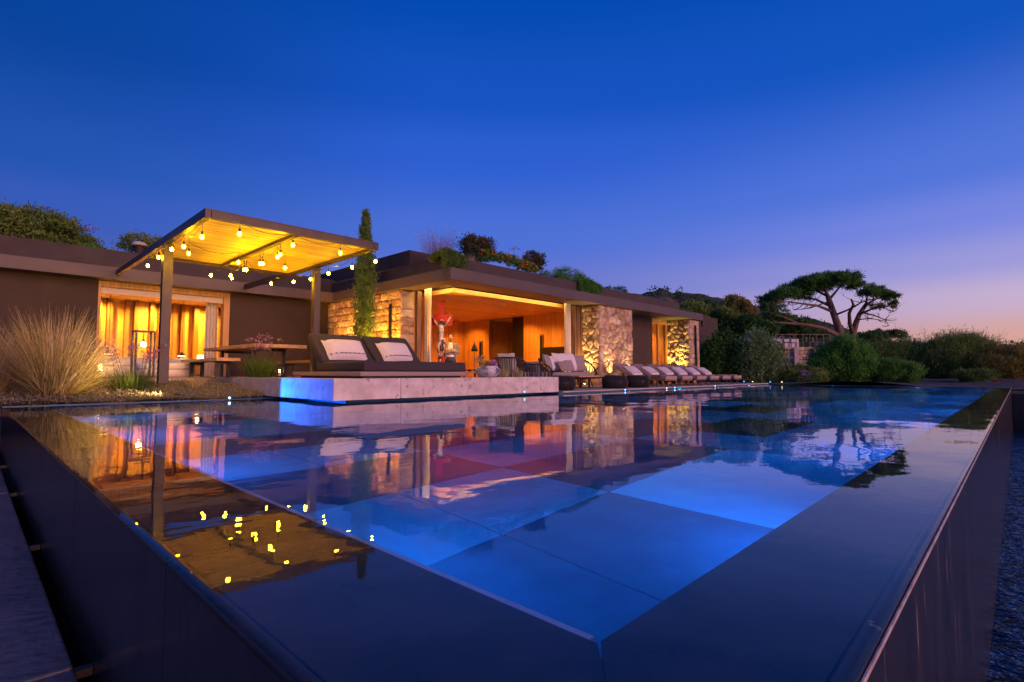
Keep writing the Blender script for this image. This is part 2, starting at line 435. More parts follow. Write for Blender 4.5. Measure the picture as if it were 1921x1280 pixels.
# garden ground beyond the far end of the pool, rising to the trees
def gz(x, y):
    t = max(0, (x - 30) / 30)
    return .02 + .10 * nz(x, y, .5) + min(t, 1) ** 1.5 * 2.6 * max(0, min(1, (y + 2) / 12))
hgrid('garden_ground', 23.55, 95, -30, 45, 70, 60, gz, 'ground')
hgrid('back_garden_ground', -30, 23.5, 21.6, 60, 40, 30, lambda x, y: -.1 + .12 * nz(x, y, .4) + max(0, y - 24) * .10, 'ground')
hgrid('bed_soil', PX0 - 7, PLX - .004, BACKL + .02, 13.3, 50, 14, lambda x, y: .035 + min(1, (y - BACKL) / 2.4) * .26 + .02 * nz(x, y, 3), 'soil')

# ---- rocky hill far behind
ridge = [(1020, 575), (1120, 560), (1190, 552), (1232, 546), (1246, 541), (1262, 549), (1300, 552), (1335, 556), (1380, 566), (1430, 578), (1500, 596), (1545, 603), (1600, 622), (1650, 640), (1720, 648), (1800, 652), (1960, 650), (2100, 660)]
def hillrow(px, py, d0):
    top = dep(px, py, d0)
    return top
HV = []; NH = 90; NR = 26
rp = np.array(ridge, dtype=float); hx = np.linspace(rp[0, 0], rp[-1, 0], NH)
hy = np.interp(hx, rp[:, 0], rp[:, 1])
hr = random.Random(5)
for j in range(NR):
    for i in range(NH):
        top = dep(hx[i], hy[i] + hr.uniform(-1.5, 1.5) * (1 if j else 1.6), 210)
        dirv = Vector((top.x, top.y, 0)).normalized()
        t = j / (NR - 1)
        base = top - dirv * (120 * t)
        z = top.z * (1 - t) ** 1.25 - 2.3 * t
        rough = (1 - abs(2 * t - .6) * .5) * top.z * .05 if 0 < j < NR - 1 else 0
        HV.append((base.x, base.y, z + hr.uniform(-1, 1) * rough + nz(base.x, base.y, .09) * rough * .6))
for i in range(NH):   # far side
    p = HV[i]; d = Vector((p[0], p[1], 0)).normalized(); HV.append((p[0] + d.x * 120, p[1] + d.y * 120, -2.3))
quads = [(j * NH + i, j * NH + i + 1, (j + 1) * NH + i + 1, (j + 1) * NH + i) for j in range(NR - 1) for i in range(NH - 1)]
quads += [((NR) * NH + i, NR * NH + i + 1, i + 1, i) for i in range(NH - 1)]
M['hill'] = mat('rocky_hillside', (.030, .036, .020), (.24, .18, .155), .95, .055, .8, .4, detail=8, contrast=(.50, .66), bdist=1.5)
struct(arr_mesh('rocky_hill', HV, quads, 'hill'))

# ---- pool shell
pool = thing('swimming_pool', 'long infinity pool of dark basalt with overflow rim', 'pool', (PX0, PY0, FLOOR))
shell = MB()
shell.box((PX0 + .03, PY0 + .03, FLOOR - .10), (PX1 + .3, BACKL + .3, FLOOR - .035))
shell.build('floor_slab', 'blackstone', pool)
# floor tiles: blue tinted stone in several tones, lit blue by the pool lamps
tone_of = {}
TS = .82
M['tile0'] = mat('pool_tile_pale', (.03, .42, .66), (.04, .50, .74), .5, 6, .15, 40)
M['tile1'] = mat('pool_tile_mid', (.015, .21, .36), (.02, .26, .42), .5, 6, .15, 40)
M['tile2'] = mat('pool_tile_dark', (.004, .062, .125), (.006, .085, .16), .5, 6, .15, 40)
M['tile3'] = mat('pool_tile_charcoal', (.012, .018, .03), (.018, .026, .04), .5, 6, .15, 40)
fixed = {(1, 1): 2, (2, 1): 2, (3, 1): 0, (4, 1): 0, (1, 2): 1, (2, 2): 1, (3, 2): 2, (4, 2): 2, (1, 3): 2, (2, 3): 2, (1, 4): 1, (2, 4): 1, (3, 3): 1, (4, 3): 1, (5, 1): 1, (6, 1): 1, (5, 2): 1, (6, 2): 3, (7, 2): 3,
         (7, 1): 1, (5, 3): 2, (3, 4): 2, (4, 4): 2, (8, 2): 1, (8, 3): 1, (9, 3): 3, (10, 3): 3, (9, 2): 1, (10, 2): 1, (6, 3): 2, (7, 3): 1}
tr = random.Random(21)
tile_mesh = {}
for k in range(4):
    me = MB().box((.004, .004, -.03), (TS - .004, TS - .004, 0)).mesh('pool_tile'); me.materials.append(M['tile%d' % k]); tile_mesh[k] = me
for k in range(4):                       # first row runs up to the ledge
    me = MB().box((.004, IY - .008 - TS, -.03), (TS - .004, TS - .004, 0)).mesh('pool_tile_edge'); me.materials.append(M['tile%d' % k]); tile_mesh[k + 10] = me
for j in range(1, 13):
    prev = None
    for i in range(1, 29):
        x, y = i * TS, j * TS
        if x > PX1 - .2 or (y > BACK - .1 and x > PLX + .6) or y > BACKL: continue
        if (i, j) in fixed: k = fixed[(i, j)]
        elif prev is not None and (i + j) % 2: k = prev
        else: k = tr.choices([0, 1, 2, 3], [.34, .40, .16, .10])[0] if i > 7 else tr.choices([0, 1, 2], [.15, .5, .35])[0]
        prev = k
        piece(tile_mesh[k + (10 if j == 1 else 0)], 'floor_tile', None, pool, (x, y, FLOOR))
# ledge slabs (just under water) and outer wall panels, each a slab of basalt
def slab(name, a, b, m='blackstone', parent=pool, bevel=.004): return MB().box(a, b).build(name, m, parent, bevel=bevel)
ys = [PY0, 1.6, 3.2, 4.8, 6.4, 8.0, 9.2, BACKL]
for a, b in zip(ys[:-1], ys[1:]):
    y0 = a + (.006 if a > PY0 else 0)
    MB().add([(PX0 + .016, a + .003, -.05), (IX, (IY if a == PY0 else a + .003), -.05), (IX, b - .003, -.05), (PX0 + .016, b - .003, -.05),
              (PX0 + .016, a + .003, -.012), (IX, (IY if a == PY0 else a + .003), -.012), (IX, b - .003, -.012), (PX0 + .016, b - .003, -.012)],
             [(3, 2, 1, 0), (4, 5, 6, 7), (0, 1, 5, 4), (1, 2, 6, 5), (2, 3, 7, 6), (3, 0, 4, 7)]).build('ledge_slab', 'blackstone', pool)
    slab('wall_panel', (PX0 - .02, a + .003, -1.5), (PX0 + .013, b - .003, -.006))
xs = [PX0] + [1.7 + 1.72 * k for k in range(12)] + [PX1]
for a, b in zip(xs[:-1], xs[1:]):
    MB().add([(a + .003 + .006, PY0 + .016, -.05), (b - .003, PY0 + .016, -.05), (b - .003, IY, -.05), ((IX + .01 if a == PX0 else a + .003), IY, -.05),
              (a + .003 + .006, PY0 + .016, -.012), (b - .003, PY0 + .016, -.012), (b - .003, IY, -.012), ((IX + .01 if a == PX0 else a + .003), IY, -.012)],
             [(3, 2, 1, 0), (4, 5, 6, 7), (0, 1, 5, 4), (1, 2, 6, 5), (2, 3, 7, 6), (3, 0, 4, 7)]).build('ledge_slab', 'blackstone', pool)
    slab('wall_panel', (a + .003 + (.012 if a == PX0 else 0), PY0 - .02, -1.5), (b - .003, PY0 + .013, -.006), 'wetwall')
M['lime'] = mat('lime_highlight', (.30, .24, .23), (.55, .47, .44), .5, 14, .6, 40, contrast=(.3, .6))
MB().box((PX0 - .02, PY0 - .0255, -.020), (PX1, PY0 - .0225, -.010)).build('rim_highlight', 'lime', pool)  # pale lime line whose colour also paints in the rim's bright highlight
# inner faces
w = MB()
w.box((PX0 + .05, PY0 + .05, FLOOR - .03), (IX - .012, BACKL, -.052))
w.box((IX - .012, PY0 + .05, FLOOR - .03), (PX1, IY - .012, -.052))
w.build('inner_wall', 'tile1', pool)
w = MB(); w.box((PX1 + .002, PY0 - .02, -1.5), (PX1 + .35, BACK + .3, .012)); w.build('end_wall', 'blackstone', pool)
PLB = 8.15                              # pool wall recessed under the plinth
w = MB(); w.box((9.45, BACK, FLOOR - .03), (PX1, BACK + .3, DK - .035)); w.box((9.45, BACK + .303, FLOOR - .03), (9.56, PLB + .3, .03))
w.box((PLX + .45, PLB, FLOOR - .03), (9.447, PLB + .3, .03)); w.box((PLX + .45, PLB + .303, FLOOR - .03), (PLX + .6, BACKL + .3, .03))
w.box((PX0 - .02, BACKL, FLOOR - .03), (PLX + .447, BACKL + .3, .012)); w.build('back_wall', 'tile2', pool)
M['steeledge'] = mat('brushed_edge', (.60, .60, .64), None, .35, metal=.6)
MB().box((IX + .001, IY + .02, -.050), (IX + .020, BACKL - .02, -.016)).build('edge_profile', 'steeledge', pool)

# ---- water surfaces
def water_mat(name, amp, sc1, tint=(1, 1, 1)):
    m = bpy.data.materials.new(name); m.use_nodes = True; t = m.node_tree; t.nodes.clear()
    o = t.nodes.new('ShaderNodeOutputMaterial'); g = t.nodes.new('ShaderNodeBsdfGlass')
    g.inputs['IOR'].default_value = 1.333; g.inputs['Roughness'].default_value = 0.0; g.inputs['Color'].default_value = (*tint, 1)
    tc = t.nodes.new('ShaderNodeTexCoord')
    prev = None
    for (s, strength, dist, det, rot, stx) in sc1:
        mp = t.nodes.new('ShaderNodeMapping'); mp.inputs['Rotation'].default_value = (0, 0, rad(rot)); mp.inputs['Scale'].default_value = stx
        t.links.new(tc.outputs['Object'], mp.inputs[0])
        n = t.nodes.new('ShaderNodeTexNoise'); n.inputs['Scale'].default_value = s; n.inputs['Detail'].default_value = det
        t.links.new(mp.outputs[0], n.inputs['Vector'])
        b = t.nodes.new('ShaderNodeBump'); b.inputs['Strength'].default_value = strength * amp; b.inputs['Distance'].default_value = dist
        t.links.new(n.outputs['Fac'], b.inputs['Height'])
        if prev: t.links.new(prev.outputs[0], b.inputs['Normal'])
        prev = b
    t.links.new(prev.outputs[0], g.inputs['Normal']); t.links.new(g.outputs[0], o.inputs[0])
    return m
M['water'] = water_mat('pool_water', 1.0, [(.9, .085, .10, 1, 30, (1, 1, 1)), (3.0, .032, .04, 2, 80, (1, 1.6, 1)), (11, .014, .012, 2, 45, (1, 1.4, 1))])
M['basinwater'] = water_mat('basin_water', 1.0, [(4, 1.0, .10, 3, 20, (1, 1, 1)), (14, .8, .03, 2, 60, (1, 1, 1))], (.55, .75, .95))
wm = MB()
LIP = [(0.0, 0.0), (.010, -.0015), (.017, -.006), (.020, -.013), (.021, -.022)]   # the sheet of water rounding the rim
wm.add([(PX0, PY0, 0), (PX1, PY0, 0), (PX1, BACK, 0), (9.45, BACK, 0), (PX0, BACK, 0), (9.45, PLB, 0), (PLX + .45, PLB, 0), (PX0, PLB, 0), (PLX + .45, BACKL, 0), (PX0, BACKL, 0)], [(0, 1, 2, 3, 4), (4, 3, 5, 6, 7), (7, 6, 8, 9)])
for (o1, z1), (o2, z2) in zip(LIP[:-1], LIP[1:]):
    wm.add([(PX0 - o1, PY0 - o1, z1), (PX1, PY0 - o1, z1), (PX1, PY0 - o2, z2), (PX0 - o2, PY0 - o2, z2)], [(3, 2, 1, 0)])
    wm.add([(PX0 - o1, PY0 - o1, z1), (PX0 - o2, PY0 - o2, z2), (PX0 - o2, BACKL, z2), (PX0 - o1, BACKL, z1)], [(3, 2, 1, 0)])
struct(wm.build('pool_water', 'water'))

# ---- right: lower catch basin
BZ = -1.28
struct(MB().box((-3.0, -5.0, BZ - .60), (PX1 + .3, PY0 - .021, BZ - .5)).build('basin_floor', 'blackstone'))
struct(MB().add([(PX0 - .1, -4.6, BZ), (PX1 + .0, -4.6, BZ), (PX1 + .0, PY0 - .021, BZ), (PX0 - .1, PY0 - .021, BZ)], [(0, 1, 2, 3)]).build('basin_water', 'basinwater'))
o = tag(MB().box((PX1 + .02, -5.0, -2.1), (PX1 + .34, PY0 - .03, -.22)).build('basin_end_wall', 'blackstone', bevel=.01), 'low dark wall closing the far end of the lower basin', 'wall')
o = tag(MB().box((-3.0, -5.3, -2.1), (PX1 + .34, -5.02, -.9)).build('basin_outer_wall', 'blackstone', bevel=.01), 'dark outer wall along the lower overflow basin', 'wall')

# ---- left: paving slabs below the pool wall, dark slot gutter with bridging plates
M['slabstone'] = mat('wet_limestone', (.06, .065, .075), (.19, .185, .19), .38, 2.2, .5, 18, detail=8, rnd=.08, contrast=(.3, .75), bdist=.03)
pave = struct(MB().box((-6.5, -6, -1.2), (.305, 13.2, -.72)).build('left_pavement', 'blackstone'))
edges = [-1.5, .5, 2.55, 4.55, 6.65, 8.7, 10.75, 12.8]
for kx in range(4):
    x1 = .325 - kx * 1.3
    for a, b in zip(edges[:-1], edges[1:]):
        MB().rbox((x1 - 1.29, a + .006, -.716), (x1, b - .006, -.60 + R.uniform(-.004, .004)), .012).build('paving_slab', 'slabstone', pave)
for y in edges[1:-1]:
    MB().box((.326, y - .02, -.64), (PX0 - .022, y + .02, -.612)).build('gutter_plate', 'steel', pave)
struct(MB().box((.306, -6, -1.6), (PX0 - .022, 13.2, -1.1)).build('gutter_floor', 'blackstone'))

# ---- lower deck of stone slabs
deck = struct(MB().box((9.562, BACK + .02, -.30), (PX1 + .3, 20.9, DK - .03)).box((8.045, 8.705, -.30), (9.56, 20.9, DK - .03)).build('deck', 'deck'))
dx = [9.56 + 1.15 * k for k in range(13)]; dy = [BACK - .05, 8.45, 9.25, 10.05, 10.85]
for j in range(1, 4):
    MB().box((8.05, max(dy[j], 8.71) + .003, DK - .029), (9.555, dy[j + 1] - .003, DK)).build('deck_slab', 'deck', deck)
for i in range(12):
    for j in range(4):
        MB().box((dx[i] + .003, dy[j] + .003, DK - .029), (dx[i + 1] - .003, dy[j + 1] - .003, DK)).build('deck_slab', 'deck', deck)
MB().box((8.3, 10.853, DK - .029), (15.25, 20.9, DK - .002)).build('living_floor', M['woodx'], deck)
MB().box((15.253, 10.853, DK - .029), (23.4, 13.0, DK - .002)).build('wing_floor', M['deck'], deck)

# ---- upper terrace and the stone plinth that runs out over the water
M['ceppo'] = mat('ceppo_stone', (.42, .36, .345), (.58, .51, .49), .7, 5, .35, 30, detail=6, rnd=.04)
def speckle(m):   # dark pebbles in the conglomerate
    t = m.node_tree; b = t.nodes['Principled BSDF']
    src = b.inputs['Base Color'].links[0].from_socket
    tc = t.nodes.new('ShaderNodeTexCoord'); v = t.nodes.new('ShaderNodeTexVoronoi'); v.inputs['Scale'].default_value = 9; v.inputs['Randomness'].default_value = 1
    n = t.nodes.new('ShaderNodeTexNoise'); n.inputs['Scale'].default_value = 14
    t.links.new(tc.outputs['Object'], n.inputs['Vector'])
    ad = t.nodes.new('ShaderNodeVectorMath'); ad.operation = 'ADD'
    sc_ = t.nodes.new('ShaderNodeVectorMath'); sc_.operation = 'SCALE'; sc_.inputs['Scale'].default_value = .12
    t.links.new(n.outputs['Color'], sc_.inputs[0]); t.links.new(tc.outputs['Object'], ad.inputs[0]); t.links.new(sc_.outputs[0], ad.inputs[1])
    t.links.new(ad.outputs[0], v.inputs['Vector'])
    sepc = t.nodes.new('ShaderNodeSeparateColor'); t.links.new(v.outputs['Color'], sepc.inputs[0])
    gt = t.nodes.new('ShaderNodeMath'); gt.operation = 'GREATER_THAN'; gt.inputs[1].default_value = .72; t.links.new(sepc.outputs[0], gt.inputs[0])
    lt = t.nodes.new('ShaderNodeMapRange'); lt.inputs[1].default_value = .36; lt.inputs[2].default_value = .22; t.links.new(v.outputs['Distance'], lt.inputs[0])
    mu = t.nodes.new('ShaderNodeMath'); mu.operation = 'MULTIPLY'; t.links.new(gt.outputs[0], mu.inputs[0]); t.links.new(lt.outputs[0], mu.inputs[1])
    mu2 = t.nodes.new('ShaderNodeMath'); mu2.operation = 'MULTIPLY'; mu2.inputs[1].default_value = .75; t.links.new(mu.outputs[0], mu2.inputs[0])
    mix = t.nodes.new('ShaderNodeMixRGB'); mix.inputs[2].default_value = (.20, .18, .185, 1)
    t.links.new(mu2.outputs[0], mix.inputs[0]); t.links.new(src, mix.inputs[1]); t.links.new(mix.outputs[0], b.inputs['Base Color'])
speckle(M['ceppo'])
PLY = 7.70
terr = struct(MB().box((PLX + .06, PLY + 1.0, .06), (8.04, 16.5, TR - .034)).box((PLX + .06, PLY + .06, .06), (9.49, PLY + .997, TR - .034)).box((-7, 13.3, -.3), (PLX + .057, 16.5, TR - .034)).build('terrace', 'ceppo'))
jx = [PLX] + [aty(px, 720, PLY).x for px in (752, 878, 979)] + [9.55]
for a, b in zip(jx[:-1], jx[1:]):
    slab('plinth_slab', (a + (.0 if a == PLX else .003), PLY, .045), (b - .003 if b < 9.5 else b, PLY + .057, TR), 'ceppo', terr, .004)
jy = [PLY + .0575, 9.05, 10.4, 11.75, 13.25]
for a, b in zip(jy[:-1], jy[1:]):
    slab('plinth_slab', (PLX, a + .003, .045), (PLX + .057, b - .003, TR), 'ceppo', terr, .004)
for a, b in zip(jx[:-1], jx[1:]):
    slab('coping_slab', (max(a, PLX + .06) + .003, PLY + .06, TR - .033), (min(b, 9.49) - .003, PLY + 1.0, TR - .002), 'ceppo', terr, .003)
slab('plinth_slab', (9.493, PLY + .06, .045), (9.55, PLY + 1.0, TR), 'ceppo', terr, .004)
k = 0
y = PLY + 1.004
while y < 16.4:
    y2 = min(y + .145, 16.49)
    MB().box((PLX + .06 if y < 13.3 else -7, y, TR - .033), (8.03, y2 - .006, TR - .004)).build('deck_board', 'terrace', terr); y = y2
MB().box((PLX + .61, PLB + .302, -.3), (9.44, PLY + .99, .058)).build('plinth_footing', 'blackstone', terr)

# ================================================================ HOUSE
SOF, FT, PT = 2.80, 3.09, 3.45         # soffit, fascia top, parapet top
# ---- fieldstone facing: irregular stones from a clipped Voronoi pattern, every stone its own piece
def clip(poly, p, q):
    """keep the part of poly nearer to p than to q"""
    mx_, my_ = (p[0] + q[0]) / 2, (p[1] + q[1]) / 2; dx_, dy_ = q[0] - p[0], q[1] - p[1]
    out = []
    for i in range(len(poly)):
        a, b = poly[i], poly[(i + 1) % len(poly)]
        da = (a[0] - mx_) * dx_ + (a[1] - my_) * dy_; db = (b[0] - mx_) * dx_ + (b[1] - my_) * dy_
        if da <= 0: out.append(a)
        if (da < 0 < db) or (db < 0 < da):
            t = da / (da - db); out.append((a[0] + (b[0] - a[0]) * t, a[1] + (b[1] - a[1]) * t))
    return out
def stone_face(parent, org, U, Vv, N, W, Hh, cell, seed, holes=(), bulge=1.0, tones=(0, 1, 2, 3), wts=(.4, .25, .25, .1), square=.0, relief=(.015, .05)):
    r = random.Random(seed); org, U, Vv, N = map(Vector, (org, U, Vv, N))
    nx, ny = max(1, round(W / cell)), max(1, round(Hh / (cell * .8)))
    pts = []
    for j in range(ny):
        for i in range(nx):
            off = .5 * (j % 2) if square else 0
            jx, jy = (.46, .40) if not square else (.12, .05)
            pts.append(((i + .5 + off * .8 + r.uniform(-jx, jx)) * W / nx, (j + .5 + r.uniform(-jy, jy)) * Hh / ny))
    rects = []
    if square:                            # coursed stone: courses of unequal height, stones of unequal length
        y = 0
        while y < Hh - .02:
            h_ = cell * r.uniform(.55, 1.15); h_ = Hh - y if Hh - y - h_ < cell * .4 else h_; x = 0
            while x < W - .02:
                w_ = cell * r.uniform(.6, 1.9); w_ = W - x if W - x - w_ < cell * .4 else w_
                j = lambda: r.uniform(-.018, .018)
                rects.append([(x + (j() if x else 0), y + (j() if y else 0)), (x + w_ * .5, y + (j() * .6 if y else 0)), (x + w_ + (j() if x + w_ < W - .01 else 0), y + (j() if y else 0)), (x + w_ + (j() if x + w_ < W - .01 else 0), y + h_ + (j() if y + h_ < Hh - .01 else 0)), (x + w_ * .45, y + h_ + (j() * .6 if y + h_ < Hh - .01 else 0)), (x + (j() if x else 0), y + h_ + (j() if y + h_ < Hh - .01 else 0))])
                x += w_
            y += h_
        pts = [None] * len(rects)
    for a in range(len(pts)):
        p = pts[a]; poly = rects[a] if square else [(0, 0), (W, 0), (W, Hh), (0, Hh)]
        for b in range(len(pts)):
            if square: break
            if b != a and abs(pts[b][0] - p[0]) < cell * 3.2 and abs(pts[b][1] - p[1]) < cell * 3.2: poly = clip(poly, p, pts[b])
            if len(poly) < 3: break
        if len(poly) < 3: continue
        cx = sum(q[0] for q in poly) / len(poly); cy_ = sum(q[1] for q in poly) / len(poly)
        if any(h[0] < cx < h[1] and h[2] < cy_ < h[3] for h in holes): continue
        n = len(poly); h = r.uniform(*relief)
        def ring(shrink, z, jit):
            out = []
            for q in poly:
                d = math.hypot(q[0] - cx, q[1] - cy_) + 1e-6; k = max(.2, 1 - shrink / d)
                x = cx + (q[0] - cx) * k; y = cy_ + (q[1] - cy_) * k
                out.append(org + U * x + Vv * y + N * (z + r.uniform(-jit, jit)))
            return out
        mb = MB(); c = org + U * cx + Vv * cy_ + N * (h * (.85 + r.uniform(.25, .55) * bulge))
        vs = ring(.005, -.02, 0) + ring(.007, h * .35, .004) + ring(.028, h * .85, .008) + ring(.07, h * (.85 + .27 * bulge), .010 * bulge) + [c]
        fs = []
        for k in range(3):
            for i in range(n): fs.append((k * n + i, k * n + (i + 1) % n, (k + 1) * n + (i + 1) % n, (k + 1) * n + i))
        for i in range(n): fs.append((3 * n + i, 3 * n + (i + 1) % n, 4 * n))
        mb.add(vs, fs).build('stone', 'stone%d' % r.choices(tones, wts)[0], parent, smooth=True)

# ---- right wing -----------------------------------------------------------
XE, YE = 8.20, 10.0                    # corner of the eave
XS = 8.30                              # stone wall facing the courtyard
YS = 12.28                             # its end at the living room
XO, YO = 8.92, 10.86                   # lines of the corner opening
XR = 15.20                             # far wall of the living room
WR = 22.6                              # end of the eave
LWY, LEY = 16.5, 16.0                  # left wing wall and eave
vil = thing('villa', 'low flat roofed villa with deep bronze eaves, planted roof and stone walls', 'house', (15, 14, DK - .03))
def slabpoly(name, poly, z0, z1, m, parent=vil): return MB().prism(poly[::-1], z0, z1, 'z').build(name, m, parent)
# roof slab / eaves: right wing and left wing (open above the living room cove is closed by its own ceiling)
slabpoly('eave', [(XE, YE), (WR, YE), (WR, 14.0), (15.6, 14.0), (15.6, 10.45), (8.75, 10.45), (8.75, LEY), (XE, LEY)], SOF, FT, 'fascia')
slabpoly('roof_deck', [(8.753, 10.453), (15.597, 10.453), (15.597, 21), (8.753, 21)], FT - .06, FT - .003, 'parapet')
slabpoly('eave', [(-9, LEY), (8.75, LEY), (8.75, 21), (-9, 21)], SOF + .003, FT + .003, 'fascia')
# parapets
def par(a, b, z0=FT + .004, z1=PT, m='parapet'): MB().box((*a, z0), (*b, z1)).build('parapet', m, vil)
par((XE + .10, YE + .30), (20.95, YE + .42)); par((XE + .10, YE + .423), (XE + .22, LEY + .3)); par((20.83, YE + .423), (20.95, 13.9))
par((-9, LEY + .30), (XE + .10 - .003, LEY + .42), FT + .006, PT + .12); par((XE + .10, LEY + .303), (XE + .22, 20.9), FT + .006, PT + .12)
# higher roof volume set back
MB().box((8.72, 12.5, FT + .01), (14.5, 20.5, 4.02)).build('upper_roof', 'parapet', vil)
MB().box((22.9, 12.0, DK - .02), (29.0, 17.0, 3.5)).build('rear_wing', 'render', vil)
for x0, x1 in [(WR - .02, WR + .05)]:
    MB().box((x0 + .021, YE + .02, 2.55), (x1 + .03, YE + .10, FT - .02)).build('downpipe', 'black', vil)
# soil in the roof planters
MB().box((XE + .223, YE + .423, FT + .004), (20.82, 12.4, PT - .08)).build('roof_soil', 'soil', vil)

# courtyard stone wall (faces -X) with a slot window
core = MB().box((XS, YS, DK - .03), (XS + .44, LWY, SOF - .003)).build('stone_wall', 'mortar', vil)
slot = atx(735, 590, XS).y
stone_face(core, (XS, LWY - .005, TR - .05), (0, -1, 0), (0, 0, 1), (-1, 0, 0), LWY - YS - .005, SOF - TR + .04, .25, 3, wts=(.3, .32, .15, .23), square=.5, bulge=.15, relief=(.012, .035))
stone_face(core, (XS, YS, DK), (1, 0, 0), (0, 0, 1), (0, -1, 0), .44, SOF - DK - .01, .40, 4, wts=(.2, .4, .2, .2), square=.5, bulge=.15, relief=(.012, .035))
MB().box((XS - .075, slot - .045, 1.0), (XS - .04, slot + .045, 2.42)).build('slot_window', 'black', core)
# pillar between living room and bedroom, uplit
pil = MB().box((14.80, 10.17, DK - .03), (16.90, 11.2, SOF - .003)).build('stone_pillar', 'mortar', vil)
stone_face(pil, (14.80, 10.17, DK), (1, 0, 0), (0, 0, 1), (0, -1, 0), 2.10, SOF - DK - .01, .255, 5, wts=(.5, .2, .25, .05), bulge=.45, relief=(.02, .05))
stone_face(pil, (14.80, 11.2, DK), (0, -1, 0), (0, 0, 1), (-1, 0, 0), 1.03, SOF - DK - .01, .245, 6, wts=(.5, .25, .2, .05), bulge=.5, relief=(.02, .085))
far = MB().box((21.60, 10.17, DK - .03), (22.5, 11.3, SOF - .003)).build('stone_pillar', 'mortar', vil)
stone_face(far, (21.60, 10.17, DK), (1, 0, 0), (0, 0, 1), (0, -1, 0), .90, SOF - DK - .01, .30, 7, square=.5, bulge=.2, wts=(.5, .2, .25, .05), relief=(.012, .035))
stone_face(far, (21.60, 11.3, DK), (0, -1, 0), (0, 0, 1), (-1, 0, 0), 1.13, SOF - DK - .01, .25, 8, wts=(.4, .3, .2, .1), bulge=.6, relief=(.025, .10))
MB().box((21.98, 10.06, .5), (22.06, 10.115, 2.55)).build('slot_window', 'black', far)
# recessed bedroom wall and window
RW = 11.12
MB().box((16.903, RW, DK - .03), (20.10, RW + .25, SOF - .003)).build('bedroom_wall', 'render', vil)
wi = MB().box((20.103, RW + .05, 2.62), (21.59, RW + .15, SOF - .004)).box((20.103, RW + .05, DK), (20.18, RW + .15, 2.617)).box((21.50, RW + .05, DK), (21.59, RW + .15, 2.617)).box((20.70, RW + .06, DK), (20.78, RW + .14, 2.617)).build('window', 'wood', vil)
M['glass'] = mat('window_glass', (1, 1, 1), None, 0.0)
g = M['glass'].node_tree; gb = g.nodes['Principled BSDF']
tr_ = g.nodes.new('ShaderNodeBsdfTransparent'); tr_.inputs[0].default_value = (.93, .95, .94, 1); gl = g.nodes.new('ShaderNodeBsdfGlossy'); gl.inputs['Roughness'].default_value = 0
lw = g.nodes.new('ShaderNodeLayerWeight'); pw = g.nodes.new('ShaderNodeMath'); pw.operation = 'POWER'; pw.inputs[1].default_value = 5; fr = g.nodes.new('ShaderNodeMath'); fr.operation = 'MULTIPLY_ADD'; fr.inputs[1].default_value = .7; fr.inputs[2].default_value = .04; g.links.new(lw.outputs['Facing'], pw.inputs[0]); g.links.new(pw.outputs[0], fr.inputs[0]); mxs = g.nodes.new('ShaderNodeMixShader')
g.links.new(fr.outputs[0], mxs.inputs[0]); g.links.new(tr_.outputs[0], mxs.inputs[1]); g.links.new(gl.outputs[0], mxs.inputs[2]); g.links.new(mxs.outputs[0], g.nodes['Material Output'].inputs[0])
for a, b in ((20.18, 20.70), (20.78, 21.50)): MB().box((a + .001, RW + .095, DK + .02), (b - .001, RW + .105, 2.615)).build('pane', 'glass', wi)
MB().box((20.103, 13.6, DK), (21.59, 13.7, SOF)).box((20.0, RW + .253, DK), (20.10, 13.7, SOF)).box((21.595, RW + .253, DK), (21.7, 13.7, SOF)).box((20.103, RW + .16, 2.72), (21.59, 13.6, 2.79)).build('bedroom_lining', 'wood', vil)
for k in range(6):
    MB().box((20.2 + k * .22, 13.45, DK), (20.28 + k * .22, 13.595, 2.7)).build('wall_fin', 'dwood', vil)

# ---- living room -----------------------------------------------------------
CE = 2.72
room = MB()
room.box((8.75, 20.6, DK), (XR + .3, 20.75, FT - .07)); room.build('back_wall', 'wood', vil)
# far wall boards (run along Y at X = XR) with an opening to the hall
y = 11.21
while y < 14.0:
    MB().box((XR + R.uniform(0, .006), y, DK), (XR + .04, y + .19, CE + .1)).build('wall_board', 'wood', vil); y += .195
y = 16.0
while y < 17.5:
    MB().box((XR + R.uniform(0, .006), y, DK), (XR + .04, y + .19, CE + .1)).build('wall_board', 'wood', vil); y += .195
MB().box((XR + .045, 11.21, DK), (XR + .25, 14.0, CE + .1)).box((XR + .045, 16.0, DK), (XR + .25, 17.6, CE + .1)).build('wall_core', 'dwood', vil)
M['fin'] = mat('fin_timber', (.17, .065, .02), (.25, .10, .032), .5, 3, .1, 30, stretch=(6, 6, .35), rnd=.10)
M['hall'] = mat('hall_plaster', (.30, .17, .08), (.34, .20, .10), .9, 4)
MB().box((XR + 1.7, 13.6, DK), (XR + 1.8, 16.6, SOF)).box((XR + .26, 13.9, DK), (XR + 1.7, 14.0, SOF)).box((XR + .26, 16.4, DK), (XR + 1.7, 16.5, SOF)).box((XR + .26, 14.0, SOF - .1), (XR + 1.7, 16.4, SOF - .02)).build('hall_lining', 'hall', vil)
MB().box((XR + .0, 14.01, DK), (XR + .30, 14.62, CE + .05)).build('hall_pillar', 'black', vil)
# wall closing the room at the back left
x = 11.0
while x < XR - .05:
    MB().box((x, 17.60 + R.uniform(0, .006), DK), (x + .19, 17.66, CE + .1)).build('wall_board', 'wood', vil); x += .195
MB().box((8.76, 17.67, DK), (XR + .25, 17.8, CE + .2)).build('wall_core', 'dwood', vil)
MB().box((8.745, YS + .003, DK), (8.86, 17.6, SOF)).build('lining', 'wood', vil)
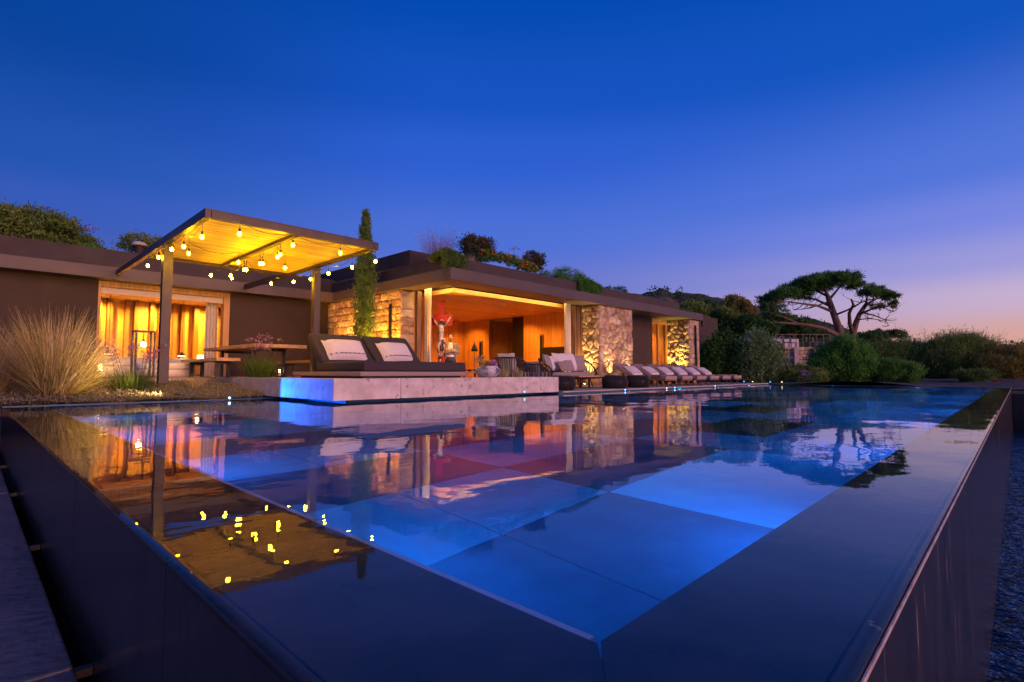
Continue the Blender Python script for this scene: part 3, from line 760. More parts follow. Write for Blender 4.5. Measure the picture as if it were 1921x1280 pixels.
# ceiling boards, set in from the edge so that the cove shows
cx0, cy0 = XO + .36, YO + .36
y = cy0
while y < 17.6:
    MB().box((cx0, y, CE), (XR + .0, min(y + .19, 17.59), CE + .03)).build('ceiling_board', 'woodx', vil); y += .195
MB().box((cx0, cy0 - .012, CE - .004), (XR, cy0 - .002, CE + .12)).box((cx0 - .012, cy0 - .012, CE - .004), (cx0 - .002, 17.5, CE + .12)).build('cove_trim', 'woodx', vil)
# inner edge of the soffit = outer lip of the cove; a white cove recess with its strip
M['white'] = mat('white_plaster', (.75, .72, .66), (.80, .77, .70), .9, 5)
MB().box((XO - .15, YO - .40, SOF + .004), (XR - .4, YO - .02, SOF + .2)).build('cove_lip', 'fascia', vil)
MB().box((XO - .10, YO - .02, FT - .12), (XR, YO + .75, FT - .065)).box((XO - .10, YO + .753, FT - .12), (XO + .75, 17.5, FT - .065)).build('cove_recess', 'white', vil)
strip = emat('warm_led_strip', (1.0, .66, .20), 34.0)
MB().box((XO + .02, YO + .06, FT - .19), (13.95, YO + .10, FT - .165)).build('led_strip', strip, vil)
MB().box((XO + .02, YO + .103, FT - .19), (XO + .06, YS - .1, FT - .165)).build('led_strip', strip, vil)
# frames, curtains, folded shutters at both ends of the opening
MB().box((XO - .13, YS - .10, DK), (XO + .02, YS - .003, SOF)).build('door_frame', 'dwood', vil)
def curtain(p0, p1, z0, z1, n, amp, m='curtain', name='curtain'):
    p0, p1 = Vector((*p0, 0)), Vector((*p1, 0)); d = (p1 - p0); u = d.normalized(); nrm_ = Vector((-u.y, u.x, 0)); K = n * 8
    vs = []
    for zz in (z0, (z0 + z1) / 2, z1):
        for th in (-.004, .004):
            for i in range(K + 1):
                t = i / K; o = math.sin(t * n * 2 * math.pi) * amp * (1 + .2 * math.sin(t * 17)) * (1.1 if zz < 1 else .9)
                p = p0 + d * t + nrm_ * (o + th); vs.append((p.x, p.y, zz))
    w_ = K + 1; fs = []
    for r_ in range(2):
        for th in range(2):
            a = (r_ * 2 + th) * w_; b = ((r_ + 1) * 2 + th) * w_
            for i in range(K): fs.append((a + i, a + i + 1, b + i + 1, b + i) if th == 0 else (b + i, b + i + 1, a + i + 1, a + i))
    return MB().add(vs, fs).build(name, m, None, smooth=True)
tag(curtain((XO + .10, YS - .12), (XO + .13, 11.88), DK, FT - .2, 3, .04), 'pale linen curtain gathered beside the red crucifix', 'curtain')
tag(curtain((13.98, YO + .12), (14.32, YO + .16), DK, FT - .2, 4, .04), 'pale linen curtain gathered beside the folded timber shutters', 'curtain')
sh = thing('folding_shutter', 'stack of folded brown timber shutters beside the uplit stone pillar', 'shutter', (14.55, YO + .1, DK))
for k in range(4):
    MB().box((14.36 + k * .108, YO - .02 - .012 * (k % 2), DK), (14.36 + k * .108 + .075, YO + .30, SOF - .01)).build('panel', 'dwood', sh, bevel=.008)
# niches and sconces on the board wall
for y_, z0, z1, nm in ((13.05, .95, 1.95, 'dark tall wall sconce on the boards above the fireplace'), (16.45, .75, 1.85, 'dark tall wall sconce on the boards beside the hall')):
    s_ = thing('wall_sconce', nm, 'sconce', (XR - .05, y_, z0))
    MB().box((XR - .035, y_ - .10, z0), (XR - .002, y_ + .10, z1)).build('backplate', 'dwood', s_, bevel=.004)
    MB().tube([(XR - .075, y_, z0 + .06), (XR - .075, y_, z1 - .06)], .04, 10).build('tube', 'black', s_)
    MB().box((XR - .074, y_ - .02, z0 + .1), (XR - .036, y_ + .02, z0 + .14)).build('bracket', 'black', s_)
fp = thing('fireplace', 'black steel fireplace hood against the board wall', 'fireplace', (XR - .4, 12.1, DK))
MB().box((XR - .50, 11.45, .95), (XR - .004, 12.75, 1.02)).box((XR - .48, 11.47, 1.023), (XR - .004, 12.73, 1.42)).build('hood', 'black', fp)
MB().box((XR - .46, 11.5, DK), (XR - .004, 12.7, .45)).build('hearth', 'black', fp)
MB().box((XR - .06, 11.5, .453), (XR - .004, 12.7, .947)).build('firebox', 'blackstone', fp)
# downlights: recessed lamp, lens and its light
def downlight(x, y, z, energy, label, spot=95, c=(1, .35, .035), target=None, grp='recessed ceiling downlights'):
    t = thing('downlight', label, 'downlight', (x, y, z - .012), grp)
    MB().lathe([(.055, 0), (.055, .010), (.045, .012), (.045, 0.002)], (x, y, z - .012), 14).build('trim', 'white', t)
    MB().lathe([(.042, 0), (.042, .003)], (x, y, z - .011), 14).build('lens', emat('lamp_lens', (1, .62, .25), 20), t)
    lamp('downlight_beam', 'SPOT', (x, y, z - .03), energy, c, t, target or (x, y, 0), .05, spot, .7)
for x_, y_ in ((10.2, 12.6), (12.3, 12.2), (13.9, 12.4), (10.2, 15.0), (12.4, 15.2), (14.2, 13.6), (14.2, 16.6)):
    downlight(x_, y_, CE, 250, 'small recessed downlight in the living room ceiling', 120, target=(x_ + .8, y_ + .3, 0), grp='living room downlights')
downlight(XR + 1.0, 15.2, SOF - .1, 90, 'recessed downlight in the hall behind the living room', 120)
downlight(20.9, 12.4, 2.72, 300, 'recessed downlight behind the bedroom window', 140)

# ---- left wing ---------------------------------------------------------------
wx0, wx1 = aty(182, 600, LWY).x, aty(431, 600, LWY).x
MB().box((-9, LWY, -.3), (wx0, LWY + .3, SOF)).build('wall', 'render', vil)
MB().box((wx1, LWY, -.3), (XS + .44, LWY + .3, SOF)).build('wall', 'render', vil)
fr_ = MB().box((wx0, LWY + .02, 2.66), (wx1, LWY + .28, SOF - .001)).box((wx0 + .001, LWY + .02, TR), (wx0 + .06, LWY + .28, 2.657)).box((wx1 - .16, LWY + .02, TR), (wx1 - .001, LWY + .28, 2.657)).build('door_frame', 'wood', vil)
MB().box((wx0 + .06, LWY + .12, 2.50), (wx1 - .16, LWY + .2, 2.655)).build('blind_box', 'curtain', vil)
tag(curtain((wx1 - .52, LWY + .42), (wx1 - .19, LWY + .42), TR, 2.68, 4, .035), 'cream curtain at the right side of the slatted bedroom', 'curtain')
BY = 20.3
MB().box((0.4, BY, TR - .1), (7.6, BY + .1, SOF)).box((.3, LWY + .303, TR - .1), (.4, BY + .1, SOF)).box((7.6, LWY + .303, TR - .1), (7.7, BY + .1, SOF)).build('bedroom_lining', 'wood', vil)
MB().box((.4, LWY + .303, SOF - .12), (7.6, BY, SOF - .05)).build('bedroom_ceiling', M['hall'], vil)
MB().box((.4, LWY + .0, TR - .09), (7.6, BY, TR - .006)).build('bedroom_floor', 'woodx', vil)
# slatted screen
SY = 19.3
scr = thing('slatted_screen', 'tall timber fin screen glowing amber behind the bed', 'screen', (4.4, SY, TR))
x = 1.2; r5 = random.Random(3)
xs_ = []
while x < 7.3:
    wd = r5.choice([.10, .10, .13])
    MB().box((x, SY - .16 - .05 * (r5.random() < .3), TR), (x + wd, SY + .10, SOF - .135)).build('fin', 'fin', scr)
    x += wd + r5.choice([.12, .13, .14, .26, .30])
MB().box((1.15, SY + .11, TR), (7.4, SY + .14, SOF - .135)).build('back_panel', 'wood', scr)
for x_ in (2.6, 3.9, 5.3, 6.4): downlight(x_, 18.55, SOF - .12, 760, 'small recessed downlight in the bedroom ceiling', 130, (1, .50, .05), (x_, 19.4, .4), 'bedroom downlights')

# ================================================================ PERGOLA
PZ = 2.90
M['pine'] = mat('pine_slat', (.36, .23, .05), (.64, .47, .13), .55, 3, .1, 30, stretch=(.25, 14, 14), rnd=.22, contrast=(.40, .58))
pa, pb_, pc0, pc1 = 2.48, 5.56, 9.02, 13.0
per = thing('pergola', 'steel pergola with glowing slatted timber ceiling over the terrace', 'pergola', (4.0, 11.4, TR))
MB().box((pa, pc0, PZ), (pa + .09, LEY + .02, PZ + .13)).build('side_beam', 'steel', per, bevel=.004)
MB().box((pb_ - .09, pc0, PZ), (pb_, LEY + .02, PZ + .13)).build('side_beam', 'steel', per, bevel=.004)
MB().box((pa + .093, pc0, PZ + .001), (pb_ - .093, pc0 + .09, PZ + .131)).build('front_beam', 'steel', per, bevel=.004)
MB().box((pa + .093, pc1, PZ + .001), (pb_ - .093, pc1 + .09, PZ + .131)).build('rear_beam', 'steel', per, bevel=.004)
MB().box((3.93, pc0 + .093, PZ - .012), (4.0, pc1 - .003, PZ + .055)).build('middle_beam', 'steel', per, bevel=.004)
y = pc0 + .10
while y < pc1 - .03:
    MB().box((pa + .095, y, PZ + .06 + R.uniform(0, .004)), (pb_ - .095, y + .064, PZ + .085)).build('slat', 'pine', per); y += .0765
MB().box((pa + .002, pc0 + .002, PZ + .132), (pb_ - .002, pc1 + .088, PZ + .15)).build('roof_sheet', 'steel', per)
for px_, yy in ((pa, 11.36), (pb_ - .11, 11.5)):
    MB().box((px_ - .01 if px_ > 3 else px_ - .02, yy, TR - .1), (px_ + .14, yy + .14, PZ - .001)).build('post', 'steel', per, bevel=.004)
for px, py in ((413, 400), (520, 424), (558, 432), (645, 450), (650, 447)):
    p = aty(px, py, pc0 + .05); MB().tube([(p.x, p.y, PZ + .12), (p.x + .01, p.y, PZ + .12 + R.uniform(.05, .14))], .004, 5).build('cable_pin', 'black', per)

# string lights
bulb_m = emat('filament_bulb', (1.0, .50, .004), 430)
def zb(q, z=2.66): return atz(200 + q[0] / 3.556, 380 + q[1] / 3.556, z)
strings = [([(275, 418), (347, 362), (435, 308), (515, 290), (637, 225)], 'festoon string of bulbs along the open left side of the pergola'),
           ([(887, 205), (1243, 280), (1560, 333), (1795, 388)], 'festoon string of bulbs along the pool side of the pergola'),
           ([(547, 335), (880, 395), (1024, 405), (1043, 405), (1140, 360), (1158, 343), (1190, 433)], 'festoon string of bulbs across the middle of the pergola ceiling'),
           ([(697, 482), (828, 484), (836, 502), (917, 444), (933, 446), (1098, 537), (1247, 527), (1360, 508), (1480, 470), (1637, 428)], 'festoon string of bulbs along the house side of the pergola')]
bulb_me = MB().lathe([(.004, -.046), (.015, -.042), (.024, -.031), (.027, -.017), (.023, 0), (.015, .014), (.013, .02)], n=12).mesh('bulb'); bulb_me.materials.append(bulb_m)
for p in bulb_me.polygons: p.use_smooth = True
sock_me = MB().lathe([(.015, .018), (.017, .03), (.017, .07), (.008, .08)], n=10).mesh('socket'); sock_me.materials.append(M['black'])
for qs, lab in strings:
    pts = [zb(q) for q in qs]
    st = thing('string_light', lab, 'string light', (pts[0].x, pts[0].y, PZ - .05))
    path = []
    tops = [Vector((p.x, p.y, PZ - .05)) for p in pts]
    for a, b in zip(tops[:-1], tops[1:]):
        for k in range(6):
            t = k / 6; q = a.lerp(b, t); q.z -= .10 * 4 * t * (1 - t); path.append(q)
    path.append(tops[-1])
    cb = MB().tube(path, .005, 5)
    for t_, p in zip(tops, pts): cb.tube([t_, (p.x, p.y, p.z + .078)], .004, 5)
    for t_ in (tops[0], tops[len(tops) // 2], tops[-1]):
        inside = Vector((min(max(t_.x, pa + .05), pb_ - .05), min(max(t_.y, pc0 + .05), pc1 + .05), PZ + .03)); cb.tube([t_, inside], .004, 5)
    cb.build('cable', 'black', st)
    for p in pts:
        piece(sock_me, 'socket', None, st, (p.x, p.y, p.z)); piece(bulb_me, 'bulb', None, st, (p.x, p.y, p.z))

# ================================================================ TERRACE FURNITURE
# double daybed on the plinth
db = thing('double_daybed', 'charcoal double daybed with two raised backrests on the stone plinth', 'daybed', (5.85, 9.2, TR))
MB().box((4.72, 8.1, TR - .004), (6.9, 10.5, TR + .035)).build('foot', 'black', db)
MB().rbox((4.62, 8.0, TR + .036), (7.0, 10.65, TR + .115), .01).build('platform', 'taupe', db)
MB().rbox((4.70, 8.03, TR + .117), (7.01, 9.80, TR + .30), .045, 3).build('mattress', 'fabric', db, smooth=True)
def backrest(x0, x1):
    ang = math.atan2(.66, .72); Lb = .86
    xf = Matrix.Translation((0, 9.62, TR + .20)) @ Matrix.Rotation(ang, 4, 'X')
    return MB().rbox((x0, 0, 0), (x1, Lb, .16), .045, 3, xf).build('backrest', 'fabric', db, smooth=True)
backrest(4.70, 5.83); backrest(5.88, 7.01)
MB().box((4.9, 10.12, TR + .114), (4.96, 10.17, TR + .45)).box((6.7, 10.12, TR + .114), (6.76, 10.17, TR + .45)).build('back_stay', 'black', db)
def pillow(name, c, size, rx, rz, m, label, cat='pillow', ry=0, grp=None, stripe=None, parent=None):
    xf = Matrix.Translation(c) @ Matrix.Rotation(rz, 4, 'Z') @ Matrix.Rotation(rx, 4, 'X') @ Matrix.Rotation(ry, 4, 'Y')
    o = MB().cushion(size, 1, 10, 10, xf).build(name, m, parent, smooth=True)
    if parent is None: tag(o, label, cat, grp)
    if stripe:
        s = MB()
        for k in range(9):
            u = -1 + 2 * (k + .5) / 9; 
            h = (max(1 - u ** 4, 0) * max(1 - stripe ** 4, 0)) ** .5
            s.obox(xf @ Vector((u * size[0] / 2 * .93, stripe * size[1] / 2, size[2] / 2 * h + .0015)), (size[0] / 9 * .8, .022, .004), xf.to_3x3())
        s.build('stripe', 'stripe', o)
    return o
sl = math.atan2(.66, .72)
pillow('pillow', (5.27, 9.72, TR + .53), (.88, .54, .28), sl + .12, .0, 'linen', 'white striped pillow on the daybed backrest nearer the dining table', stripe=-.62)
pillow('pillow', (6.44, 9.72, TR + .52), (.80, .54, .28), sl + .12, .06, 'linen', 'white striped pillow on the daybed backrest nearer the flower pot', stripe=-.66)

# pot with flowers on the plinth
M['glaze'] = mat('crackle_glaze', (.10, .10, .13), (.50, .46, .47), .35, 5, .1, 30, contrast=(.36, .48), detail=6)
pot = thing('flower_pot', 'blue grey crackle glazed bowl planted with orchids', 'pot', (7.55, 7.98, TR))
MB().lathe([(.16, 0), (.22, .05), (.265, .12), (.25, .18), (.21, .215), (.225, .235), (.215, .235), (.19, .21)], (7.55, 7.98, TR), 24).build('bowl', 'glaze', pot, smooth=True)
MB().lathe([(.19, .0), (.185, .01)], (7.55, 7.98, TR + .2), 18).build('soil', 'soil', pot)
M['petaly'] = leafmat('petal_yellow', (.55, .42, .12), (.80, .66, .30)); M['petalp'] = leafmat('petal_pink', (.50, .16, .42), (.72, .36, .66))
M['petalv'] = leafmat('petal_violet', (.34, .12, .38), (.60, .30, .62)); M['petalo'] = leafmat('petal_orange', (.62, .20, .02), (.85, .42, .05)); M['petalr'] = leafmat('petal_red', (.40, .03, .03), (.62, .07, .05))
foliage('orchid_flowers', 'petaly', pot, [((7.45, 8.05, TR + .36), (.10, .10, .07), 8, 16), ((7.55, 8.0, TR + .32), (.09, .09, .05), 6, 14)], (.05, .045), 31)
foliage('orchid_flowers', 'petalp', pot, [((7.65, 7.93, TR + .30), (.10, .09, .06), 8, 16)], (.05, .045), 32)
st = MB()
for k in range(9): st.tube([(7.55 + R.uniform(-.1, .1), 7.98 + R.uniform(-.08, .08), TR + .2), (7.52 + R.uniform(-.16, .16), 8.0 + R.uniform(-.1, .1), TR + .30)], .004, 5)
st.build('stem', 'stem', pot)

# dining table and benches
def trestle(name, label, cat, x0, x1, y0, y1, top, th, legs_in, grp=None):
    t = thing(name, label, cat, ((x0 + x1) / 2, (y0 + y1) / 2, TR), grp)
    n = 2 if x1 - x0 < .6 else 3
    for k in range(n):
        a = x0 + (x1 - x0) * k / n; b = x0 + (x1 - x0) * (k + 1) / n
        mb = MB(); N_ = 8; vs = []
        for i in range(N_ + 1):
            yy = y0 + (y1 - y0) * i / N_; wob = R.uniform(-.012, .012)
            xa = a + (.002 if k else wob); xb = b - (.002 if k < n - 1 else wob)
            vs += [(xa, yy, top - th), (xb, yy, top - th), (xb, yy, top), (xa, yy, top)]
        fs = []
        for i in range(N_):
            for q in range(4): fs.append((i * 4 + q, (i + 1) * 4 + q, (i + 1) * 4 + (q + 1) % 4, i * 4 + (q + 1) % 4))
        fs += [(0, 1, 2, 3), (N_ * 4 + 3, N_ * 4 + 2, N_ * 4 + 1, N_ * 4)]
        mb.add(vs, fs).build('plank', 'table', t)
    for yy in (y0 + legs_in, y1 - legs_in):
        w_ = (x1 - x0) * .32
        cx = (x0 + x1) / 2
        MB().box((cx - w_, yy - .03, TR - .004), (cx - w_ + .07, yy + .03, top - th)).build('leg', 'black', t)
        MB().box((cx + w_ - .07, yy - .03, TR - .004), (cx + w_, yy + .03, top - th)).build('leg', 'black', t)
        MB().box((cx - w_ + .072, yy - .02, top - th - .06), (cx + w_ - .072, yy + .02, top - th - .004)).build('rail', 'black', t)
    return t
trestle('dining_table', 'long oak plank dining table on black legs under the pergola', 'table', 4.36, 5.55, 12.05, 15.6, 1.13, .075, .7)
trestle('bench', 'oak bench on the bedroom side of the dining table', 'bench', 3.62, 4.08, 12.0, 14.6, .80, .065, .4, 'dining benches')
trestle('bench', 'oak bench on the stone wall side of the dining table', 'bench', 5.95, 6.40, 12.2, 14.8, .80, .065, .4, 'dining benches')

def lantern(name, label, c, s, h, glow, parent=None, bulb=True):
    x, y, z = c; t = thing(name, label, 'lantern', c)
    fr = MB(); b = .018 if s > .25 else .008
    for i in (-1, 1):
        for j in (-1, 1): fr.box((x + i * s / 2 - b, y + j * s / 2 - b, z), (x + i * s / 2 + b, y + j * s / 2 + b, z + h))
    fr.box((x - s / 2 - b, y - s / 2 - b, z + h + .001), (x + s / 2 + b, y + s / 2 + b, z + h + .03)); fr.box((x - s / 2 + b, y - s / 2 + b, z + .001), (x + s / 2 - b, y + s / 2 - b, z + .025))
    fr.build('frame', 'black', t)
    if bulb:
        MB().tube([(x, y, z + h), (x, y, z + h * .84)], .008, 6).build('cord', 'black', t)
        MB().tube([(x, y, z + h * .84), (x, y, z + h * .80)], .02, 8).build('socket', 'black', t)
        MB().ball((x, y, z + h * .73), .055, 14, 8).build('bulb', emat('lantern_bulb', (1, .56, .15), glow * 2), t, smooth=True)
    else:
        MB().lathe([(s * .25, 0), (s * .25, h * .3), (.004, h * .31)], (x, y, z + .026), 12).build('candle', 'linen', t)
        MB().ball((x, y, z + .026 + h * .42), .022, 8, 6, (1, 1, 1.6)).build('flame', emat('candle_flame', (1, .50, .10), glow), t)
    return t
lantern('floor_lantern', 'tall black framed lantern with a round bulb in front of the bedroom', (2.72, 14.0, TR - .004), .34, 1.0, 60)
lantern('table_lantern', 'small candle lantern on the terrace floor under the dining table', (5.05, 12.35, TR - .004), .14, .28, 80, bulb=False)

# white round ottoman bed on the terrace
ot = thing('ottoman', 'low white upholstered ottoman outside the slatted bedroom', 'ottoman', (3.35, 14.8, TR))
MB().lathe([(.58, 0), (.60, .03), (.60, .16), (.585, .175)], (3.35, 14.8, TR - .004), 32).build('base', 'linen', ot, smooth=True)
MB().lathe([(.59, .178), (.605, .20), (.605, .29), (.57, .325), (.3, .335)], (3.35, 14.8, TR - .004), 32).build('seat', 'linen', ot, smooth=True)
# bedroom: bed, bedside lamps, pendants
bed = thing('bed', 'white made bed in front of the timber fin screen', 'bed', (3.3, 18.0, TR))
MB().rbox((2.3, 17.2, TR - .004), (4.5, 19.1, TR + .28), .03).build('base', 'linen', bed)
MB().rbox((2.28, 17.18, TR + .283), (4.52, 19.1, TR + .50), .06, 3).build('duvet', 'linen', bed, smooth=True)
def tlamp(c, r, h, label, glow):
    t = thing('table_lamp', label, 'lamp', c)
    x, y, z = c
    MB().lathe([(r * .5, 0), (r * .5, .02), (.012, .03), (.012, h * .5)], c, 12).build('base', 'black', t)
    MB().lathe([(r, h * .45), (r * .92, h)], c, 18).build('shade', emat('lit_shade', (1, .72, .34), glow * 1.6), t, smooth=True)
tb = lambda x, y, lab: (lambda t: (MB().rbox((x - .22, y - .22, TR - .004), (x + .22, y + .22, TR + .34), .01).build('body', 'dwood', t), MB().box((x - .21, y - .228, TR + .05), (x + .21, y - .221, TR + .29)).build('drawer', 'wood', t)))(thing('bedside_table', lab, 'table', (x, y, TR)))
tb(2.0, 17.6, 'dark bedside cabinet to the window side of the bed'); tb(4.85, 17.6, 'dark bedside cabinet to the curtain side of the bed')
tlamp((2.35, 16.95, TR - .004), .08, .34, 'glowing white table lamp standing near the tall lantern', 7)
tlamp((4.85, 17.6, TR + .34), .085, .28, 'glowing white table lamp on the bedside cabinet nearer the curtain', 7)
def pendant(px, py, y_, lab):
    p = aty(px, py, y_); t = thing('pendant_lamp', lab, 'lamp', (p.x, p.y, SOF - .12), 'conical pendant lamps')
    MB().tube([(p.x, p.y, SOF - .118), (p.x, p.y, p.z + .10)], .006, 6).build('cord', 'black', t)
    MB().lathe([(.115, 0), (.10, .02), (.035, .075), (.02, .11)], p, 18).build('shade', 'steel', t, smooth=True)
    MB().lathe([(.10, -.012), (.10, -.002)], p, 18).build('diffuser', emat('pendant_glow', (1, .66, .26), 9), t)
pendant(203, 664, 17.3, 'conical pendant lamp hanging over the bedside nearer the dark wall'); pendant(341, 668, 17.3, 'conical pendant lamp hanging between pergola post and curtain')

# ================================================================ LOUNGE DECK
# woven poufs
def pouf(c, r, h):
    x, y, z = c; t = thing('pouf', '', 'pouf', c)
    prof = lambda u: r * (.80 + .20 * math.sin(math.pi * min(1, u * 1.25) * .62 + .25) if u < .55 else 1.0 - (u - .55) * .42)
    MB().lathe([(prof(k / 8) * .95, h * k / 8) for k in range(9)], c, 28).build('core', 'black', t, smooth=True)
    w_ = MB()
    for k in range(48):
        a = 2 * math.pi * k / 48
        w_.tube([(x + math.cos(a) * prof(j / 6) * .985, y + math.sin(a) * prof(j / 6) * .985, z + h * j / 6) for j in range(7)], .011, 5)
    w_.build('rope_weave', 'rope', t)['kind'] = 'stuff'
    MB().lathe([(r * .80, h), (r * .79, h + .02), (r * .5, h + .028)], c, 28).build('top', 'rope', t, smooth=True)
    MB().lathe([(prof(.5) * 1.0 + .006, h * .49), (prof(.5) + .008, h * .51)], c, 28).build('band', 'rope', t)
    return t
def setp(t, lab, grp='woven rope poufs along the pool edge'): t['label'] = lab; t['group'] = grp
def gp(px, y_): p = aty(px, 715, y_); return (p.x, y_, DK)
setp(pouf(gp(1053, 8.12), .36, .33), 'dark woven pouf at the end of the stone plinth')
setp(pouf(gp(1154, 8.05), .36, .33), 'dark woven pouf beside the low coffee table')
setp(pouf(gp(1196, 8.05), .36, .33), 'dark woven pouf beside the first sun lounger')
# low coffee table
ct = thing('coffee_table', 'low timber topped coffee table on black legs beside the poufs', 'table', (12.05, 8.75, DK))
for k in range(4): MB().box((11.35 + .005, 8.45 + k * .15, DK + .31), (12.75, 8.45 + k * .15 + .145, DK + .345)).build('plank', 'table', ct)
for x_ in (11.5, 12.55):
    for y_ in (8.5, 8.98): MB().box((x_, y_, DK), (x_ + .04, y_ + .04, DK + .308)).build('leg', 'black', ct)
    MB().box((x_ + .002, 8.545, DK + .27), (x_ + .038, 8.975, DK + .30)).build('rail', 'black', ct)
# rope framed seats
def rope_seat(name, label, cat, c, rx, ry, seat_h, back_h, a0, a1, low, cush, rz=0, grp=None, strands=34, seat='grey'):
    """oval seat with a rope back that sweeps from angle a0 to a1 and drops at the ends"""
    x, y, z = c; t = thing(name, label, cat, c, grp)
    ov = lambda a, s=1.0: (x + math.cos(a) * rx * s, y + math.sin(a) * ry * s)
    MB().add([(*ov(2 * math.pi * k / 28), z + seat_h - .06) for k in range(28)] + [(*ov(2 * math.pi * k / 28), z + seat_h) for k in range(28)],
             [tuple(range(28))[::-1], tuple(range(28, 56))] + [(k, (k + 1) % 28, (k + 1) % 28 + 28, k + 28) for k in range(28)]).build('seat_frame', 'dwood', t)
    N_ = strands
    def rail(u):
        a = a0 + (a1 - a0) * u; e = min(1, math.sin(math.pi * u) * 1.6) ; h = seat_h + .02 + (back_h - seat_h) * (low + (1 - low) * e)
        p = ov(a, 1.06 + .04 * e); return (p[0], p[1], z + h)
    MB().tube([rail(u / 30) for u in range(31)], .022, 8).build('back_rail', 'rope', t, smooth=True)
    w_ = MB()
    for k in range(N_):
        u = (k + .5) / N_; a = a0 + (a1 - a0) * (u + .012 * (1 if k % 2 else -1)); b = ov(a, .98)
        w_.tube([(b[0], b[1], z + seat_h - .03), rail(u)], .011, 5)
    w_.build('rope_weave', 'rope', t)['kind'] = 'stuff'
    for a in (.6, 2.5, 3.8, 5.6):
        p = ov(a, .8); q = ov(a, .9); MB().tube([(p[0], p[1], z + seat_h - .061), (q[0], q[1], z)], [.02, .015], 8).build('leg', 'black', t)
    vs = []
    top = MB()
    n2 = 28
    rings = [(.93, 0), (.96, .03), (.96, .10), (.92, .135), (.6, .145), (.02, .148)]
    vv = [(*ov(2 * math.pi * k / n2, s), z + seat_h + .002 + h) for s, h in rings for k in range(n2)]
    ff = [(i * n2 + k, i * n2 + (k + 1) % n2, (i + 1) * n2 + (k + 1) % n2, (i + 1) * n2 + k) for i in range(len(rings) - 1) for k in range(n2)]
    top.add(vv, ff).build('seat_cushion', seat, t, smooth=True)
    for (dx_, dy_, dz_, size, rx_, rz_, m) in cush:
        xf = Matrix.Translation((x + dx_, y + dy_, z + seat_h + dz_)) @ Matrix.Rotation(rz_, 4, 'Z') @ Matrix.Rotation(rx_, 4, 'X')
        MB().cushion(size, 1, 8, 8, xf).build('back_cushion', m, t, smooth=True)
    return t
so = rope_seat('rope_sofa', 'dark rope framed sofa piled with grey and cream cushions by the shutters', 'sofa', (12.35, 9.55, DK), 1.12, .50, .30, .80, rad(-25), rad(205), .12,
    [(-.85, .12, .42, (.55, .50, .18), 1.25, .5, 'grey'), (-.60, .22, .40, (.52, .48, .18), 1.2, .2, 'linen'), (-.15, .20, .45, (.66, .56, .2), 1.2, .05, 'linen'), (.30, .24, .45, (.62, .56, .2), 1.25, 0, 'linen'), (.72, .20, .42, (.52, .52, .18), 1.25, -.25, 'grey'), (-.30, -.02, .32, (.46, .34, .14), 1.05, .1, 'taupe'), (.02, .05, .34, (.44, .38, .13), 1.1, -.1, 'grey')], strands=52)
for i, (px, y_, lab, rz_) in enumerate(((962, 9.35, 'dark rope tub chair with pale cushions behind the flower pot', rad(-70)), (1003, 9.15, 'dark rope tub chair with a grey cushion in front of the round lamp table', rad(-60)))):
    p = aty(px, 700, y_)
    t = rope_seat('rope_chair', lab, 'chair', (p.x, p.y, DK), .46, .44, .30, .78 if i == 0 else .62, rad(-20), rad(200), .35,
        [(-.02, .20, .38, (.56, .52, .18), 1.2, .1, 'linen'), (.16, .08, .32, (.42, .40, .14), 1.1, -.3, 'grey')] if i == 0 else [(0, .16, .26, (.52, .34, .16), 1.2, 0, 'grey')], strands=30)
    t.rotation_euler.z = rz_ + rad(160)
# side table with ball lamp
M['orange'] = mat('orange_lacquer', (.60, .16, .03), (.66, .19, .04), .4, 5)
bp_ = aty(1012, 700, 11.3)
stb = thing('side_table', 'small orange lacquered side table inside the living room', 'table', (bp_.x, 11.3, DK))
MB().rbox((bp_.x - .22, 11.08, DK + .40), (bp_.x + .22, 11.52, DK + .45), .01).build('top', 'orange', stb); MB().box((bp_.x - .20, 11.10, DK), (bp_.x + .20, 11.5, DK + .398)).build('body', 'orange', stb)
bl = tag(MB().lathe([(.03, 0), (.04, .02), (.10, .07), (.125, .15), (.10, .23), (.03, .275), (.01, .28)], (bp_.x - .05, 11.3, DK + .451), 16).build('round_vase', 'orange', smooth=True), 'round glossy vase on the orange side table', 'vase')
# floor lamp and console
fl = thing('floor_lamp', 'slim floor lamp with black bell shade in front of the boarded wall', 'lamp', (10.4, 11.56, DK))
MB().lathe([(.13, 0), (.13, .015), (.012, .025)], (10.4, 11.56, DK), 18).build('base', 'black', fl); MB().tube([(10.4, 11.56, DK + .02), (10.4, 11.56, 1.14)], .009, 8).build('pole', 'black', fl)
MB().lathe([(.10, 1.06), (.075, 1.15), (.045, 1.24), (.02, 1.28), (.008, 1.36)], (10.4, 11.56, DK), 18).build('shade', 'black', fl, smooth=True)
cn = thing('console_table', 'low timber console with dark bowls beside the floor lamp', 'table', (9.9, 11.2, DK))
MB().rbox((9.55, 11.05, DK + .42), (10.25, 11.35, DK + .46), .008).build('top', 'table', cn)
for x_ in (9.6, 10.16):
    for y_ in (11.09, 11.27): MB().box((x_, y_, DK), (x_ + .04, y_ + .04, DK + .418)).build('leg', 'black', cn)
for k, x_ in enumerate((9.7, 9.9, 10.1)):
    tag(MB().lathe([(.03, 0), (.07, .03), (.085, .06), (.075, .06), (.03, .02)], (x_, 11.2, DK + .461), 14).build('bowl', 'black', smooth=True), 'small dark bowl on the timber console', 'bowl', 'dark bowls on the console')

